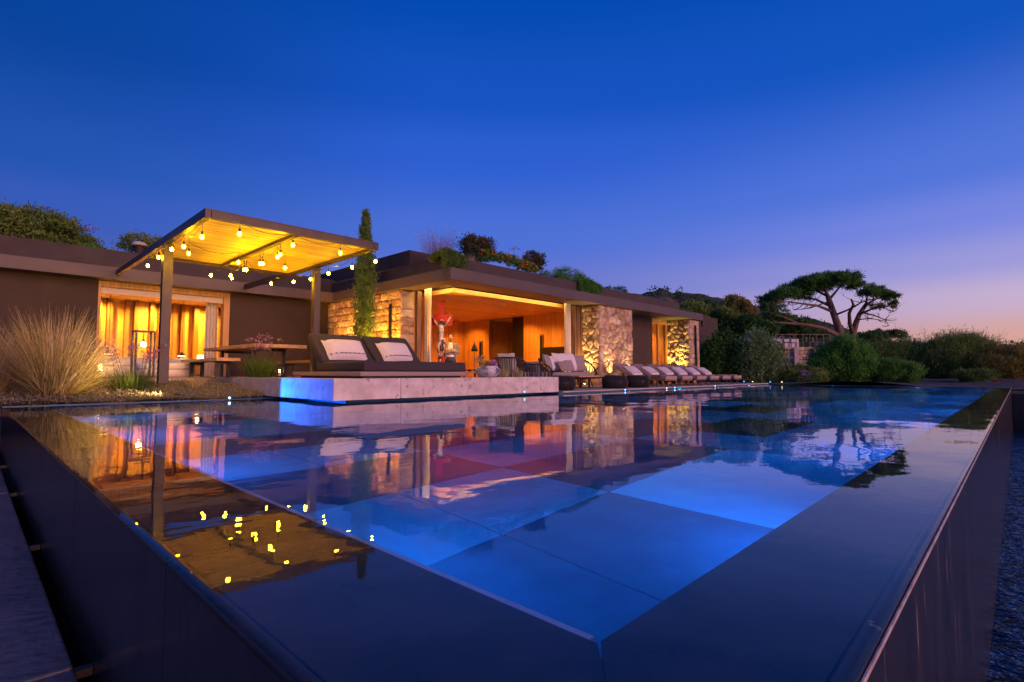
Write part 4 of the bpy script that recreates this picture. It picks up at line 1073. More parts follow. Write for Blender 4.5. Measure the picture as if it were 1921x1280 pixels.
# sun loungers
def lounger(x0):
    w_ = .74; t = thing('sun_lounger', '', 'sun lounger', (x0, 7.85, DK))
    MB().rbox((x0, 7.88, DK + .17), (x0 + w_, 9.05, DK + .205), .008).build('frame', 'dwood', t)
    for xx in (x0 + .05, x0 + w_ - .09):
        for yy in (8.05, 8.85): MB().tube([(xx + .02, yy, DK + .17), (xx + .02, yy - .03, DK)], .017, 8).build('leg', 'black', t)
    for xx in (x0 + .06, x0 + w_ - .06): MB().tube([(xx - .02, 9.62, DK + .08), (xx + .02, 9.62, DK + .08)], .08, 16).build('wheel', 'black', t); 
    MB().box((x0 + .05, 9.04, DK + .17), (x0 + .09, 9.62, DK + .205)).box((x0 + w_ - .09, 9.04, DK + .17), (x0 + w_ - .05, 9.62, DK + .205)).box((x0 + .05, 9.58, DK + .06), (x0 + .09, 9.62, DK + .17)).box((x0 + w_ - .09, 9.58, DK + .06), (x0 + w_ - .05, 9.62, DK + .17)).build('rear_rail', 'black', t)
    MB().rbox((x0, 7.86, DK + .207), (x0 + w_, 9.06, DK + .33), .03, 3).build('mattress', 'taupe', t, smooth=True)
    ang = math.atan2(.43, .82)
    xf = Matrix.Translation((0, 9.0, DK + .20)) @ Matrix.Rotation(ang, 4, 'X')
    MB().rbox((x0, 0, 0), (x0 + w_, .95, .125), .03, 3, xf).build('backrest', 'taupe', t, smooth=True)
    MB().box((x0 + .3, 9.57, DK + .205), (x0 + .34, 9.61, DK + .47)).build('back_stay', 'black', t)
    MB().rbox((x0 - .012, 8.02, DK + .24), (x0 + w_ + .012, 8.38, DK + .365), .03, 3).build('throw', 'taupe2', t, smooth=True)
    return t
lx = [15.02, 16.14, 17.22, 18.30, 19.38, 20.46]
lname = ['nearest the woven poufs, its side in full view', 'second from the woven poufs', 'third from the woven poufs', 'third from the leafy bushes', 'second from the leafy bushes', 'beside the leafy bushes']
l0 = lounger(lx[0])
for k, x_ in enumerate(lx):
    l = l0 if k == 0 else copy_tree(l0)
    l.location.x = x_
    l['label'] = 'taupe sun lounger with raised back, ' + lname[k]; l['group'] = 'sun loungers in a row on the deck'
    a = math.atan2(.43, .82)
    o = pillow('pillow', (x_ + .37, 9.22, DK + .49), (.62, .50, .17), a + .10 + R.uniform(-.05, .05), R.uniform(-.06, .06), 'linen', 'white pillow on the sun lounger ' + lname[k].split(',')[0], grp='pillows on the sun loungers', stripe=-.7)

# uplights washing the stone pillars
def uplight(x, y, tgt, energy, lab, c=(1, .62, .20), spot=62):
    DK_ = TR - .006 if x < 8.1 else DK
    t = thing('uplight', lab, 'uplight', (x, y, DK_), 'ground uplights')
    MB().lathe([(.05, 0), (.05, .05), (.042, .055)], (x, y, DK_ - .002), 14).build('body', 'black', t)
    MB().lathe([(.035, .057), (.035, .06)], (x, y, DK_ - .002), 14).build('lens', emat('uplight_lens', (1, .70, .30), 40), t)
    lamp('uplight_beam', 'SPOT', (x, y, DK_ + .075), energy, c, t, tgt, .025, spot, .8)
uplight(14.46, 10.55, (14.80, 10.50, 2.5), 430, 'ground uplight at the shutter side of the large stone pillar', spot=70)
uplight(15.35, 9.90, (15.36, 10.15, 2.4), 200, 'ground uplight at the front of the large stone pillar', spot=62)
uplight(16.45, 9.90, (16.46, 10.15, 2.4), 120, 'ground uplight at the front of the large stone pillar beside the bedroom wall', spot=60)
uplight(21.22, 10.72, (21.60, 10.66, 2.3), 600, 'ground uplight at the slender stone pillar beside the bedroom window', c=(1, .74, .16), spot=75)

uplight(7.55, 12.55, (8.30, 12.50, 1.9), 900, 'ground uplight at the courtyard stone wall beside the cypress', c=(1, .42, .03), spot=95)
uplight(7.40, 14.6, (8.30, 14.6, 1.8), 850, 'ground uplight at the courtyard stone wall near the dining table', c=(1, .42, .05), spot=105)

# ================================================================ POOL LAMPS
blue = emat('blue_pool_lamp', (.0, .25, 1.0), 185)
def pool_lamp(c, n, r=.10, lab='', m=None):
    c, n = Vector(c), Vector(n); t = thing('pool_lamp', lab, 'lamp', c, 'lamps set in the pool walls')
    q = n.to_track_quat('Z', 'Y').to_matrix()
    def disc(r0, z0, z1, name, mm):
        b_ = MB().lathe([(r0, z0), (r0, z1)], n=20); b_.v = [tuple(c + q @ Vector(p)) for p in b_.v]; b_.build(name, mm, t)
    disc(r * 1.25, 0, .006, 'ring', 'steeledge'); disc(r, .0065, .012, 'lens', m or blue)
ZP = -.38
for y_ in (1.5, 3.6, 5.7, 7.8): pool_lamp((IX - .011, y_, ZP), (1, 0, 0), lab='round blue lamp under water in the pool wall below the left ledge')
strong = emat('blue_pool_lamp_strong', (.0, .25, 1.0), 520)
for k in range(9): pool_lamp((2.2 + k * 2.4, IY - .011, ZP), (0, 1, 0), m=strong if k > 2 else None, lab='round blue lamp under water in the pool wall below the right ledge')
for k in range(4): pool_lamp((12.5 + k * 2.9, BACK - .001, -.5), (0, -1, 0), .05, m=strong, lab='round blue lamp under water in the pool wall below the deck')
for k in range(2): pool_lamp((PX1 - .001, 2.6 + k * 2.6, -.5), (-1, 0, 0), .055, m=strong, lab='round blue lamp under water in the far end wall')
# spot at the waterline that washes the plinth's side face blue
bs = thing('accent_spot', 'small bright blue spot at the waterline in the planted bed', 'spotlight', (3.22, 9.95, 0))
MB().box((3.20, 9.93, -.30), (3.24, 9.97, .03)).build('spike', 'black', bs)
MB().ball((3.22, 9.95, .045), .018, 12, 8).build('head', emat('accent_lens', (.25, .55, 1), 10), bs)
lamp('accent_beam', 'SPOT', (3.27, 9.90, .05), 400, (.001, .11, 1), bs, (3.99, 8.70, .18), .02, 92, .35)
gs = thing('garden_spot', 'small black spike spotlight in the ground cover lighting the feather grass', 'spotlight', (2.55, 10.42, .03))
MB().tube([(2.55, 10.42, -.05), (2.55, 10.42, .10)], .010, 8).build('spike', 'black', gs)
MB().tube([(2.58, 10.42, .12), (2.51, 10.43, .135)], .028, 12).build('head', 'black', gs)
lamp('garden_beam', 'SPOT', (2.49, 10.435, .14), 300, (1, .60, .24), gs, (.95, 10.95, .62), .02, 75, .8)
# marker lights along the deck edge
def marker(px, y_, z, colr, s, lab):
    p = aty(px, 730, y_); t = thing('marker_light', lab, 'light', (p.x, y_, z), 'marker lights at the pool edge')
    MB().box((p.x - .03, y_ - .012, z - .012), (p.x + .03, y_ + .012, z + .012)).build('housing', 'steeledge', t)
    MB().ball((p.x, y_ - .014, z), .013, 10, 6).build('lens', emat('marker_' + lab.split()[0], colr, s), t)
for px in (1172, 1265): marker(px, BACK - .065, .035, (.06, .35, 1), 14, 'blue marker light in the edge of the deck')
for px in (1250, 1341): marker(px, BACK - .065, .035, (1, .85, .6), 5, 'white marker light in the edge of the deck')
marker(983, PLY - .015, .08, (.06, .45, 1), 9, 'turquoise marker light on the front of the stone plinth')
def post_light(px, x_, colr, s, lab):
    p = atx(px, 724, x_); t = thing('garden_light', lab, 'light', (p.x, p.y, 0), 'small garden lights beyond the pool')
    MB().tube([(p.x, p.y, -.1), (p.x, p.y, .09)], .012, 8).build('stake', 'black', t); MB().ball((p.x, p.y, .105), .022, 10, 6).build('lens', emat('garden_' + lab.split()[1], colr, s), t)
for px in (1412, 1467): post_light(px, 23.75, (1, .95, .5), 2.5, 'small cream garden light beyond the pool end')
for px in (1396, 1445): post_light(px, 23.75, (.1, .3, 1), 4, 'small blue garden light beyond the pool end')

# ================================================================ FIGURES
def remeshed(name, mb, m, parent, vox=.012, smooth_it=6):
    o = mb.build(name, m, parent, smooth=True)
    r = o.modifiers.new('remesh', 'REMESH'); r.mode = 'VOXEL'; r.voxel_size = vox; r.use_smooth_shade = True
    s = o.modifiers.new('smooth', 'SMOOTH'); s.factor = .5; s.iterations = smooth_it
    return o
# ---- sculpture: red cross with a gaunt patinated figure
M['red'] = mat('red_lacquer', (.55, .012, .012), (.65, .02, .015), .35, 6)
M['patina'] = mat('patinated_bronze', (.04, .035, .03), (.62, .52, .40), .5, 7, .6, 20, contrast=(.44, .52), detail=6)
cx_, cyy = 9.60, 12.12
cru = thing('crucifix_sculpture', 'tall red wooden cross carrying a pale gaunt sculpted figure', 'sculpture', (cx_, cyy, DK))
MB().rbox((cx_ - .085, cyy - .04, DK - .003), (cx_ + .085, cyy + .04, 2.60), .008).build('upright', 'red', cru)
MB().rbox((cx_ - .32, cyy - .045, 1.86), (cx_ + .32, cyy + .045, 2.17), .008).build('crossbar', 'red', cru)
fg = MB(); q = lambda x, y, z: (cx_ + x, cyy - .09 + y, z)
fg.tube([q(0, 0, 1.86), q(.02, -.03, 1.70), q(.01, -.02, 1.52), q(.03, -.01, 1.42)], [.07, .085, .065, .075], 10)
fg.ball(q(.04, -.05, 1.96), .065, 10, 8, (.9, 1, 1.2)); fg.tube([q(.0, 0, 1.84), q(.03, -.03, 1.93)], .035, 8)
for s_, e1, e2 in ((-1, (-.18, -.01, 1.98), (-.30, .01, 2.16)), (1, (.19, -.01, 1.95), (.27, .01, 2.09))):
    fg.tube([q(s_ * .06, 0, 1.84), q(*e1), q(*e2)], [.04, .033, .026], 8); fg.ball(q(*e2), .035, 8, 6)
fg.tube([q(.05, -.01, 1.42), q(.09, -.06, 1.20), q(.01, -.02, .98), q(-.02, 0, .84), q(-.03, -.05, .80)], [.06, .05, .04, .03, .03], 8)
fg.tube([q(-.01, -.01, 1.42), q(-.07, -.05, 1.22), q(-.03, -.01, 1.0), q(-.01, .02, .86), q(-.02, -.04, .81)], [.06, .05, .04, .03, .03], 8)
fg.tube([q(-.08, 0, 1.47), q(0, -.06, 1.44), q(.11, 0, 1.46), q(.13, -.02, 1.32)], [.03, .05, .04, .02], 8)
remeshed('figure', fg, 'patina', cru, .014, 3)
MB().rbox((cx_ - .22, cyy - .18, DK - .003), (cx_ + .22, cyy + .18, DK + .10), .01).build('foot', 'black', cru)
cru.rotation_euler.z = rad(-48)

# ---- person standing with folded arms inside the living room
M['skin'] = mat('skin', (.46, .27, .18), (.50, .30, .20), .6, 10)
M['jeans'] = mat('jeans', (.025, .045, .10), (.04, .07, .14), .85, 60)
M['shawl'] = mat('grey_cardigan', (.17, .20, .22), (.23, .26, .28), .95, 25)
M['top'] = mat('white_top', (.80, .80, .80), None, .9); M['hair'] = mat('brown_hair', (.035, .02, .012), (.06, .035, .02), .6, 20)
pp = dep(845, 660, 17); pz = DK - .002
per_ = thing('person', 'person in grey cardigan, white top and jeans standing with folded arms', 'person', (pp.x, pp.y, pz))
Q = lambda x, y, z: (pp.x + x, pp.y + y, pz + z)           # -y faces the pool
bd = MB()
bd.tube([Q(0, 0, .86), Q(0, .005, 1.02), Q(0, .0, 1.16), Q(0, 0, 1.30), Q(0, .01, 1.39)], [.155, .145, .15, .155, .09], 14)
bd.tube([Q(0, .015, 1.38), Q(0, .0, 1.50)], [.055, .05], 10)
bd.ball(Q(0, -.015, 1.565), .098, 14, 10, (.80, .95, 1.14)); bd.ball(Q(0, -.045, 1.505), .058, 10, 8, (.9, .9, .9))
bd.tube([Q(0, -.095, 1.575), Q(0, -.125, 1.545), Q(0, -.10, 1.535)], [.012, .018, .014], 8)
for s_ in (-1, 1):
    bd.ball(Q(s_ * .080, .0, 1.56), .022, 8, 6, (.5, 1, 1.4))
    bd.ball(Q(s_ * .032, -.088, 1.585), .012, 8, 6)
    bd.tube([Q(s_ * .15, .01, 1.35), Q(s_ * .205, .02, 1.22), Q(s_ * .215, .0, 1.08), Q(s_ * .12, -.15, 1.09 + .02 * s_), Q(-s_ * .06, -.19, 1.14 + .02 * s_)], [.058, .05, .045, .038, .028], 10)
    hx_ = Q(-s_ * .09, -.195, 1.15 + .02 * s_); bd.ball(hx_, .04, 10, 8, (1.2, .6, .9))
    for f in range(5):
        z_ = .032 - f * .016; ln = (.055, .07, .075, .07, .05)[f] if f else .045
        bd.tube([(hx_[0] - s_ * .02, hx_[1] - .004, hx_[2] + z_), (hx_[0] - s_ * (.02 + ln * .6), hx_[1] + .004, hx_[2] + z_ * 1.15 + (.02 if f == 0 else 0)), (hx_[0] - s_ * (.02 + ln), hx_[1] + .03, hx_[2] + z_ * 1.15 + (.03 if f == 0 else 0))], [.010, .009, .008], 7)
    bd.tube([Q(s_ * .085, 0, .90), Q(s_ * .095, -.01, .50), Q(s_ * .10, .015, .10), Q(s_ * .10, .0, .05)], [.092, .065, .045, .045], 12)
    bd.tube([Q(s_ * .10, .04, .04), Q(s_ * .105, -.10, .035), Q(s_ * .11, -.17, .03)], [.042, .042, .03], 10)
body = remeshed('body', bd, 'skin', per_, .009, 4)
jn = MB()
jn.tube([Q(0, .005, .80), Q(0, .005, .90), Q(0, .005, 1.0)], [.155, .168, .158], 16)
for s_ in (-1, 1): jn.tube([Q(s_ * .085, .0, .88), Q(s_ * .093, -.01, .50), Q(s_ * .10, .012, .09)], [.104, .080, .066], 14)
remeshed('jeans', jn, 'jeans', per_, .014, 3)
tp = MB().tube([Q(0, .0, .94), Q(0, -.004, 1.06), Q(0, -.004, 1.18), Q(0, 0, 1.31), Q(0, .01, 1.385)], [.166, .158, .162, .165, .10], 16); remeshed('top', tp, 'top', per_, .014, 3)
cd = MB()
cd.tube([Q(0, .012, .99), Q(0, .01, 1.08), Q(0, .008, 1.2), Q(0, .012, 1.31), Q(0, .03, 1.385)], [.176, .172, .172, .172, .10], 18); cd.tube([Q(0, .06, .86), Q(0, .05, 1.0)], [.165, .172], 16)
for s_ in (-1, 1):
    cd.tube([Q(s_ * .13, .012, 1.36), Q(s_ * .215, .02, 1.23), Q(s_ * .225, .0, 1.07), Q(s_ * .13, -.145, 1.09 + .02 * s_), Q(-s_ * .01, -.182, 1.125 + .02 * s_)], [.075, .072, .07, .06, .05], 12)
    cd.tube([Q(s_ * .15, -.06, .86), Q(s_ * .15, -.09, 1.1), Q(s_ * .12, -.11, 1.3), Q(s_ * .06, -.03, 1.42)], [.05, .055, .05, .03], 10)
remeshed('cardigan', cd, 'shawl', per_, .014, 4)
hr_ = MB().ball(Q(0, .018, 1.60), .108, 14, 10, (.86, .92, 1.0)); hr_.ball(Q(0, .10, 1.60), .05, 10, 8)
o = remeshed('hair', hr_, 'hair', per_, .012, 3)
per_.rotation_euler.z = AZ - math.pi / 2 + rad(8)
for v_ in (1,):
    MB().box(Q(.035, -.103, 1.515), Q(-.035, -.108, 1.522)).build('mouth', mat('lips', (.32, .12, .10), None, .5), per_)

# ================================================================ PLANTS
M['g_straw'] = leafmat('straw_grass', (.20, .17, .05), (.70, .56, .26), (.88, .75, .46))
M['g_green'] = leafmat('green_blades', (.05, .11, .018), (.15, .25, .05), (.24, .30, .08))
M['g_silver'] = leafmat('silver_groundcover', (.14, .14, .10), (.32, .30, .22), (.45, .34, .10))
M['l_dark'] = leafmat('dark_evergreen', (0.023, 0.070, 0.017), (0.103, 0.258, 0.045), (0.173, 0.385, 0.062))
M['l_mid'] = leafmat('mid_green', (0.039, 0.119, 0.019), (0.139, 0.371, 0.054), (0.234, 0.505, 0.077))
M['l_pale'] = leafmat('grey_green_white', (0.061, 0.127, 0.040), (0.245, 0.413, 0.139), (0.600, 0.600, 0.540))
M['l_olive'] = leafmat('olive_scrub', (0.072, 0.127, 0.027), (0.243, 0.357, 0.068), (0.408, 0.428, 0.115))
M['l_pine'] = leafmat('pine_needles', (0.029, 0.097, 0.024), (0.114, 0.304, 0.048), (0.215, 0.345, 0.060))
M['l_gold'] = leafmat('golden_tree', (0.131, 0.133, 0.031), (0.340, 0.297, 0.064), (0.524, 0.386, 0.095))
M['l_trail'] = leafmat('trailing_rosemary', (0.053, 0.120, 0.020), (0.210, 0.334, 0.064), (0.350, 0.406, 0.101))
M['l_redbush'] = leafmat('red_flowering_shrub', (.05, .06, .018), (.14, .14, .045), (.50, .10, .08))

def grass_tuft(name, label, cat, base, n, spread, hgt, lean, width, m, seed, droop=1.0, grp=None, seg=5):
    rng = np.random.default_rng(seed); t = thing(name, label, cat, base, grp)
    v, f, tn = blades(base, n, spread, hgt, lean, width, rng, droop, seg); arr_mesh('blades', v, f, m, t, tn); return t
def bz(x, y): return .035 + min(1, (y - BACKL) / 2.4) * .26 - .01
# feather grass at the water's edge: upright core and an arching skirt
bx, by = .98, 11.0
fgs = grass_tuft('feather_grass', 'huge tuft of straw coloured feather grass at the pool edge', 'grass', (bx, by, bz(bx, by)), 1000, .28, 1.32, .85, .015, 'g_straw', 41, .55, seg=6)
for n_, L_, ln_, s_, dr_ in ((1100, 1.15, 1.25, 42, .9), (700, 1.0, 1.4, 43, 1.3)):
    rng = np.random.default_rng(s_); v, f, tn = blades((bx, by, bz(bx, by)), n_, .28, L_, ln_, .015, rng, dr_, 7); v[:, 2] = np.maximum(v[:, 2], .015); arr_mesh('skirt_blades', v, f, 'g_straw', fgs, tn)
rng = np.random.default_rng(44); v, f, tn = blades((bx + .05, by, bz(bx, by)), 350, .25, .8, 1.0, .012, rng, .9, 5); arr_mesh('green_blades', v, f, 'g_green', fgs, tn)
grass_tuft('feather_grass', 'smaller straw tuft spilling beside the huge feather grass', 'grass', (.22, 11.3, .12), 420, .2, 1.05, 1.0, .015, 'g_straw', 45, .9)

def garlic(base, label, seed, n, hgt, spread, stems, sh, lean=.7):
    rr = random.Random(seed)
    t = grass_tuft('flowering_garlic', label, 'plant', base, n, spread, hgt, lean, .011, 'g_green', seed, .9)
    sm = MB(); pts = []
    for k in range(stems):
        a = rr.uniform(0, 2 * math.pi); d = rr.uniform(.02, spread); ln = rr.uniform(.05, .34)
        r0 = Vector((base[0] + math.cos(a) * d, base[1] + math.sin(a) * d, base[2])); h = sh * rr.uniform(.7, 1.08)
        top = r0 + Vector((math.cos(a) * ln * h, math.sin(a) * ln * h, h)); mid = r0.lerp(top, .5) + Vector((0, 0, .04)); sm.tube([r0, mid, top], .0032, 4); pts.append(top)
    sm.build('stem', 'stem', t)
    V = []
    rng = np.random.default_rng(seed + 1)
    for p in pts:
        V.append(np.array(p) + rng.normal(size=(26, 3)) * np.array([.030, .030, .016]))
    c = np.concatenate(V); v, f = leaves(c, .030, .016, rng); arr_mesh('flower_heads', v, f, 'petalv', t, np.repeat(rng.uniform(0, 1, len(c)), 4))['kind'] = 'stuff'
    return t
garlic((2.05, 11.35, bz(2.05, 11.35)), 'green society garlic clump with violet flower heads before the bedroom', 51, 700, .46, .26, 26, .78)
garlic((1.55, 11.9, bz(1.55, 11.9)), 'thin society garlic clump rising behind the feather grass', 52, 160, .40, .2, 16, .80)
g2 = aty(490, 700, 10.9)
garlic((4.33, 11.55, TR - .006), 'green society garlic clump with violet flower heads beside the plinth', 53, 800, .46, .26, 24, .82)
d2 = aty(770, 680, 11.2)
garlic((7.55, 11.0, TR - .01), 'sparse society garlic in flower behind the daybed', 54, 120, .3, .2, 16, .46)
# bronze sedges at the plinth end
grass_tuft('bronze_sedge', 'small bronze sedge tuft at the end of the stone plinth', 'grass', (8.35, 8.3, TR - .003), 160, .10, .25, .7, .006, 'g_straw', 55, .8)
grass_tuft('bronze_sedge', 'small bronze sedge tuft beside the rope chair on the plinth', 'grass', (8.75, 8.25, TR - .003), 160, .10, .23, .7, .006, 'g_straw', 56, .8)
rng = np.random.default_rng(60)
n = 5200
xs_g = rng.uniform(.1, PLX - .06, n); ys_g = BACKL + .04 + rng.uniform(0, 1, n) ** 1.4 * 2.2
c = np.stack([xs_g, ys_g, np.array([bz(a, b) for a, b in zip(xs_g, ys_g)]) + rng.uniform(0, .05, n)], 1)
v, f = leaves(np.repeat(c, 4, 0) + rng.normal(size=(4 * n, 3)) * .02, .055, .016, rng, updir=(0, 0, 1), jit=.8)
gc = arr_mesh('ground_cover', v, f, 'g_silver', None, np.repeat(rng.uniform(0, 1, 4 * n), 4)); tag(gc, 'low silvery ground cover with yellow specks along the pool edge', 'ground cover', kind='stuff')
grass_tuft('dry_tuft', 'small dry brown tuft in front of the terrace edge', 'grass', (3.1, 11.6, bz(3.1, 11.6)), 220, .14, .30, .7, .007, 'g_straw', 57, .9)

def shrub(name, label, cat, specs, m, leaf, seed, base, grp=None, trunk=None, **kw):
    t = thing(name, label, cat, base, grp)
    foliage('foliage', m, t, specs, leaf, seed, **kw)
    tr_ = MB(); rr = random.Random(seed)
    c0 = Vector(specs[0][0])
    for k in range(4 if trunk is None else 1):
        e = Vector(specs[k % len(specs)][0]) + Vector((rr.uniform(-.3, .3) * specs[0][1][0], rr.uniform(-.3, .3) * specs[0][1][1], 0))
        b0 = Vector(base) + Vector((rr.uniform(-.05, .05), rr.uniform(-.05, .05), -.02))
        w_ = trunk or .018
        tr_.tube([b0, b0.lerp(e, .5) + Vector((rr.uniform(-.06, .06), rr.uniform(-.06, .06), 0)), e], [w_, w_ * .75, w_ * .4], 7)
    if trunk:
        for k in range(7):
            s = rr.choice(specs); e = Vector(s[0]) + Vector([rr.uniform(-.7, .7) * q_ for q_ in s[1]]); st_ = Vector(base).lerp(c0, rr.uniform(.35, .9))
            tr_.tube([st_, st_.lerp(e, .5) + Vector((0, 0, .1)), e], [trunk * .4, trunk * .28, trunk * .1], 6)
    tr_.build('trunk' if trunk else 'stem', 'bark' if trunk else 'stem', t)
    return t
# cypress in the courtyard
cyp = thing('cypress', 'slender dark cypress standing against the courtyard stone wall', 'tree', (7.62, 13.05, TR))
cs = []
for k in range(26):
    u = k / 25; z_ = TR + .25 + u * 4.20; r_ = .27 * (1 - max(0, u - .55) ** 1.5 * 2.3) * (.8 + .25 * min(1, u * 4)); cs.append(((7.62, 13.05, z_), (max(r_, .07), max(r_, .07), .22), 34, 26))
foliage('foliage', 'l_trail', cyp, cs, (.085, .02), 61, updir=(0, 0, 1.3), jit=.6, shell=.7, cl=.3)
MB().tube([(7.62, 13.05, TR - .01), (7.62, 13.05, TR + 3.2)], [.06, .02], 8).build('trunk', 'bark', cyp)

# ---- roof planting
RZ = PT - .09
def R_(px, py, y_=10.75): return aty(px, py, y_)
def roofshrub(label, px, py, rpx, rpz, m, seed, nc, per, leaf, cat='shrub', y_=10.8, ry=.35, **kw):
    p = R_(px, py, y_); sx = rpx * .0165
    return shrub('roof_shrub', label, cat, [((p.x, y_, p.z), (sx, ry, rpz * .0165), nc, per)], m, leaf, seed, (p.x, y_, RZ), **kw)
roofshrub('rounded red flowering shrub on the roof behind the trailing rosemary', 897, 466, 34, 22, 'l_redbush', 71, 90, 60, (.07, .035))
rb = R_(905, 449, 10.5)
roofshrub('small dark red shrub on the roof beside the orange flowers', 1003, 490, 25, 19, 'l_redbush', 72, 70, 50, (.06, .03))
lan = thing('lantana', 'orange flowering lantana mat spilling along the roof parapet', 'plant', (10.9, 10.6, RZ))
sp = [((R_(px, py, 10.55).x, 10.55, R_(px, py, 10.55).z), (.30, .22, .15), 34, 26) for px, py in ((915, 480), (938, 483), (960, 489), (980, 497), (995, 503))]
foliage('foliage', 'l_mid', lan, sp, (.06, .03), 73); foliage('flowers', 'petalo', lan, [((c_[0], c_[1] - .04, c_[2] + .03), r_, 30, 16) for c_, r_, a_, b_ in sp], (.032, .03), 74, cl=.12)
MB().tube([(10.5, 10.6, RZ - .01), (10.9, 10.58, RZ + .12), (11.3, 10.6, RZ + .1)], .012, 6).build('stem', 'stem', lan)
def trailing(label, spots, seed, drop, n, m='l_trail', thick=.10):
    """mound on the parapet with strands hanging down the outside"""
    rng = np.random.default_rng(seed); (x0, x1, y_) = spots
    t = thing('trailing_rosemary', label, 'plant', ((x0 + x1) / 2, y_ + .5, RZ))
    C = []; T = []; NS = 15; SD = rng.uniform(.4, 1.25, NS); ST = rng.uniform(0, 1, NS)
    for k in range(n):
        ki = int(rng.integers(0, NS)); x = x0 + (x1 - x0) * (ki + .5) / NS + rng.normal() * .016; u = (x - x0) / (x1 - x0); dr = drop * SD[ki] * rng.uniform(.75, 1.1); tone = ST[ki] * .6 + rng.uniform(0, .4)
        hump = .03 + .20 * math.sin(math.pi * min(max(u, 0), 1)) * rng.uniform(.5, 1)
        path = [Vector((x, y_ + .45, RZ + .02)), Vector((x + rng.normal() * .04, y_ + .2, PT + hump)), Vector((x + rng.normal() * .03, y_ - .05 - rng.uniform(0, .04), PT + hump * .5)), Vector((x + rng.normal() * .02, y_ - .09 - rng.uniform(0, .05), PT - dr * .5)), Vector((x + rng.normal() * .02, y_ - .08 - rng.uniform(0, .05), PT - dr))]
        for a, b in zip(path[:-1], path[1:]):
            m_ = max(4, int((b - a).length / .022)); s = np.linspace(0, 1, m_)[:, None]
            C.append(np.array(a) * (1 - s) + np.array(b) * s + rng.normal(size=(m_, 3)) * .018); T.append(np.clip(tone + rng.normal(0, .12, m_), 0, 1))
    c = np.concatenate(C); tt = np.concatenate(T); v, f = leaves(c, .06, .017, rng, updir=(0, 0, -.3), jit=.9)
    arr_mesh('foliage', v, f, m, t, np.repeat(tt, 4))
    MB().tube([(x0 + .1, y_ + .45, RZ - .01), ((x0 + x1) / 2, y_ + .4, PT + .1), (x1 - .1, y_ + .45, RZ - .01)], .015, 6).build('stem', 'stem', t)
ex = YE + .30
a_, b_ = aty(806, 480, ex).x, aty(868, 480, ex).x
trailing('trailing rosemary hanging over the corner of the planted roof', (XE - .10, b_, ex), 81, .40, 420)
a_, b_ = aty(1082, 520, ex).x, aty(1124, 535, ex).x
trailing('trailing green mound hanging over the parapet above the stone pillar', (a_, b_, ex), 82, .42, 300, 'l_mid')
shrub('roof_shrub', 'low green mound growing along the roof before the trailing green', 'shrub', [((13.3, 10.85, PT + .12), (.8, .3, .22), 80, 40), ((14.1, 10.85, PT + .28), (.8, .35, .30), 110, 40), ((14.9, 10.85, PT + .15), (.5, .3, .25), 60, 40)], 'l_mid', (.06, .02), 83, (14.0, 10.85, RZ))
shrub('roof_shrub', 'spiky dark shrub alone on the roof above the bedroom wall', 'shrub', [((17.6, 11.2, PT + .16), (.42, .3, .22), 30, 24)], 'l_dark', (.14, .03), 84, (17.6, 11.2, RZ), updir=(0, 0, .8), jit=.8)
shrub('roof_shrub', 'tiny dark sprig on the roof above the stone pillar', 'shrub', [((16.9, 11.2, PT + .15), (.18, .2, .18), 12, 16)], 'l_dark', (.12, .03), 85, (16.9, 11.2, RZ), updir=(0, 0, .8), jit=.8)
pk = thing('pink_grass', 'hazy pink muhly grass on the roof behind the rosemary', 'grass', (8.75, 11.2, RZ))
rng = np.random.default_rng(86); M['g_pink'] = leafmat('pink_plumes', (.22, .13, .13), (.44, .26, .26))
v, f, tn = blades((8.75, 11.2, RZ), 520, .34, .85, .45, .004, rng, .3, 5); arr_mesh('blades', v, f, 'g_pink', pk, tn)
tips = v.reshape(520, 6, 2, 3)[:, 3:, 0].reshape(-1, 3); cc_ = np.repeat(tips, 3, 0) + rng.normal(size=(len(tips) * 3, 3)) * .03; vv, ff = leaves(cc_, .03, .008, rng); arr_mesh('plumes', vv, ff, 'g_pink', pk, np.repeat(rng.uniform(0, 1, len(cc_)), 4))
grass_tuft('roof_grass', 'dry tan grass on the roof below the red shrub', 'grass', (9.35, 10.6, RZ), 260, .16, .34, .8, .006, 'g_straw', 87, .9)
def umbel(p, base, lab, seed):
    rr = random.Random(seed); t = thing('umbel_stalk', lab, 'plant', base)
    MB().tube([base, (Vector(base) + Vector(p)) / 2 + Vector((.02, 0, 0)), p], [.008, .006, .004], 5).build('stem', 'stem', t)
    rng = np.random.default_rng(seed); c = np.array(p) + rng.normal(size=(50, 3)) * np.array([.10, .10, .022]); v, f = leaves(c, .05, .025, rng); arr_mesh('flower_head', v, f, 'petalv', t, np.repeat(rng.uniform(0, 1, 50), 4))
p = aty(964, 467, 11.3); umbel((p.x, 11.3, p.z), (p.x - .05, 11.3, RZ), 'single flat flower head on a thin stalk above the orange flowers', 88)
p = aty(168, 429, 17.2); umbel((p.x, 17.2, p.z), (p.x + .05, 17.2, FT), 'single flat flower head on a thin stalk above the left roof', 89)
p = aty(168, 455, 17.0); shrub('roof_shrub', 'small spiky sprig on the left roof under the flower head', 'shrub', [((p.x, 17.0, PT + .18), (.30, .2, .14), 22, 18)], 'l_mid', (.13, .03), 90, (p.x, 17.0, FT), updir=(0, 0, .6), jit=.8)

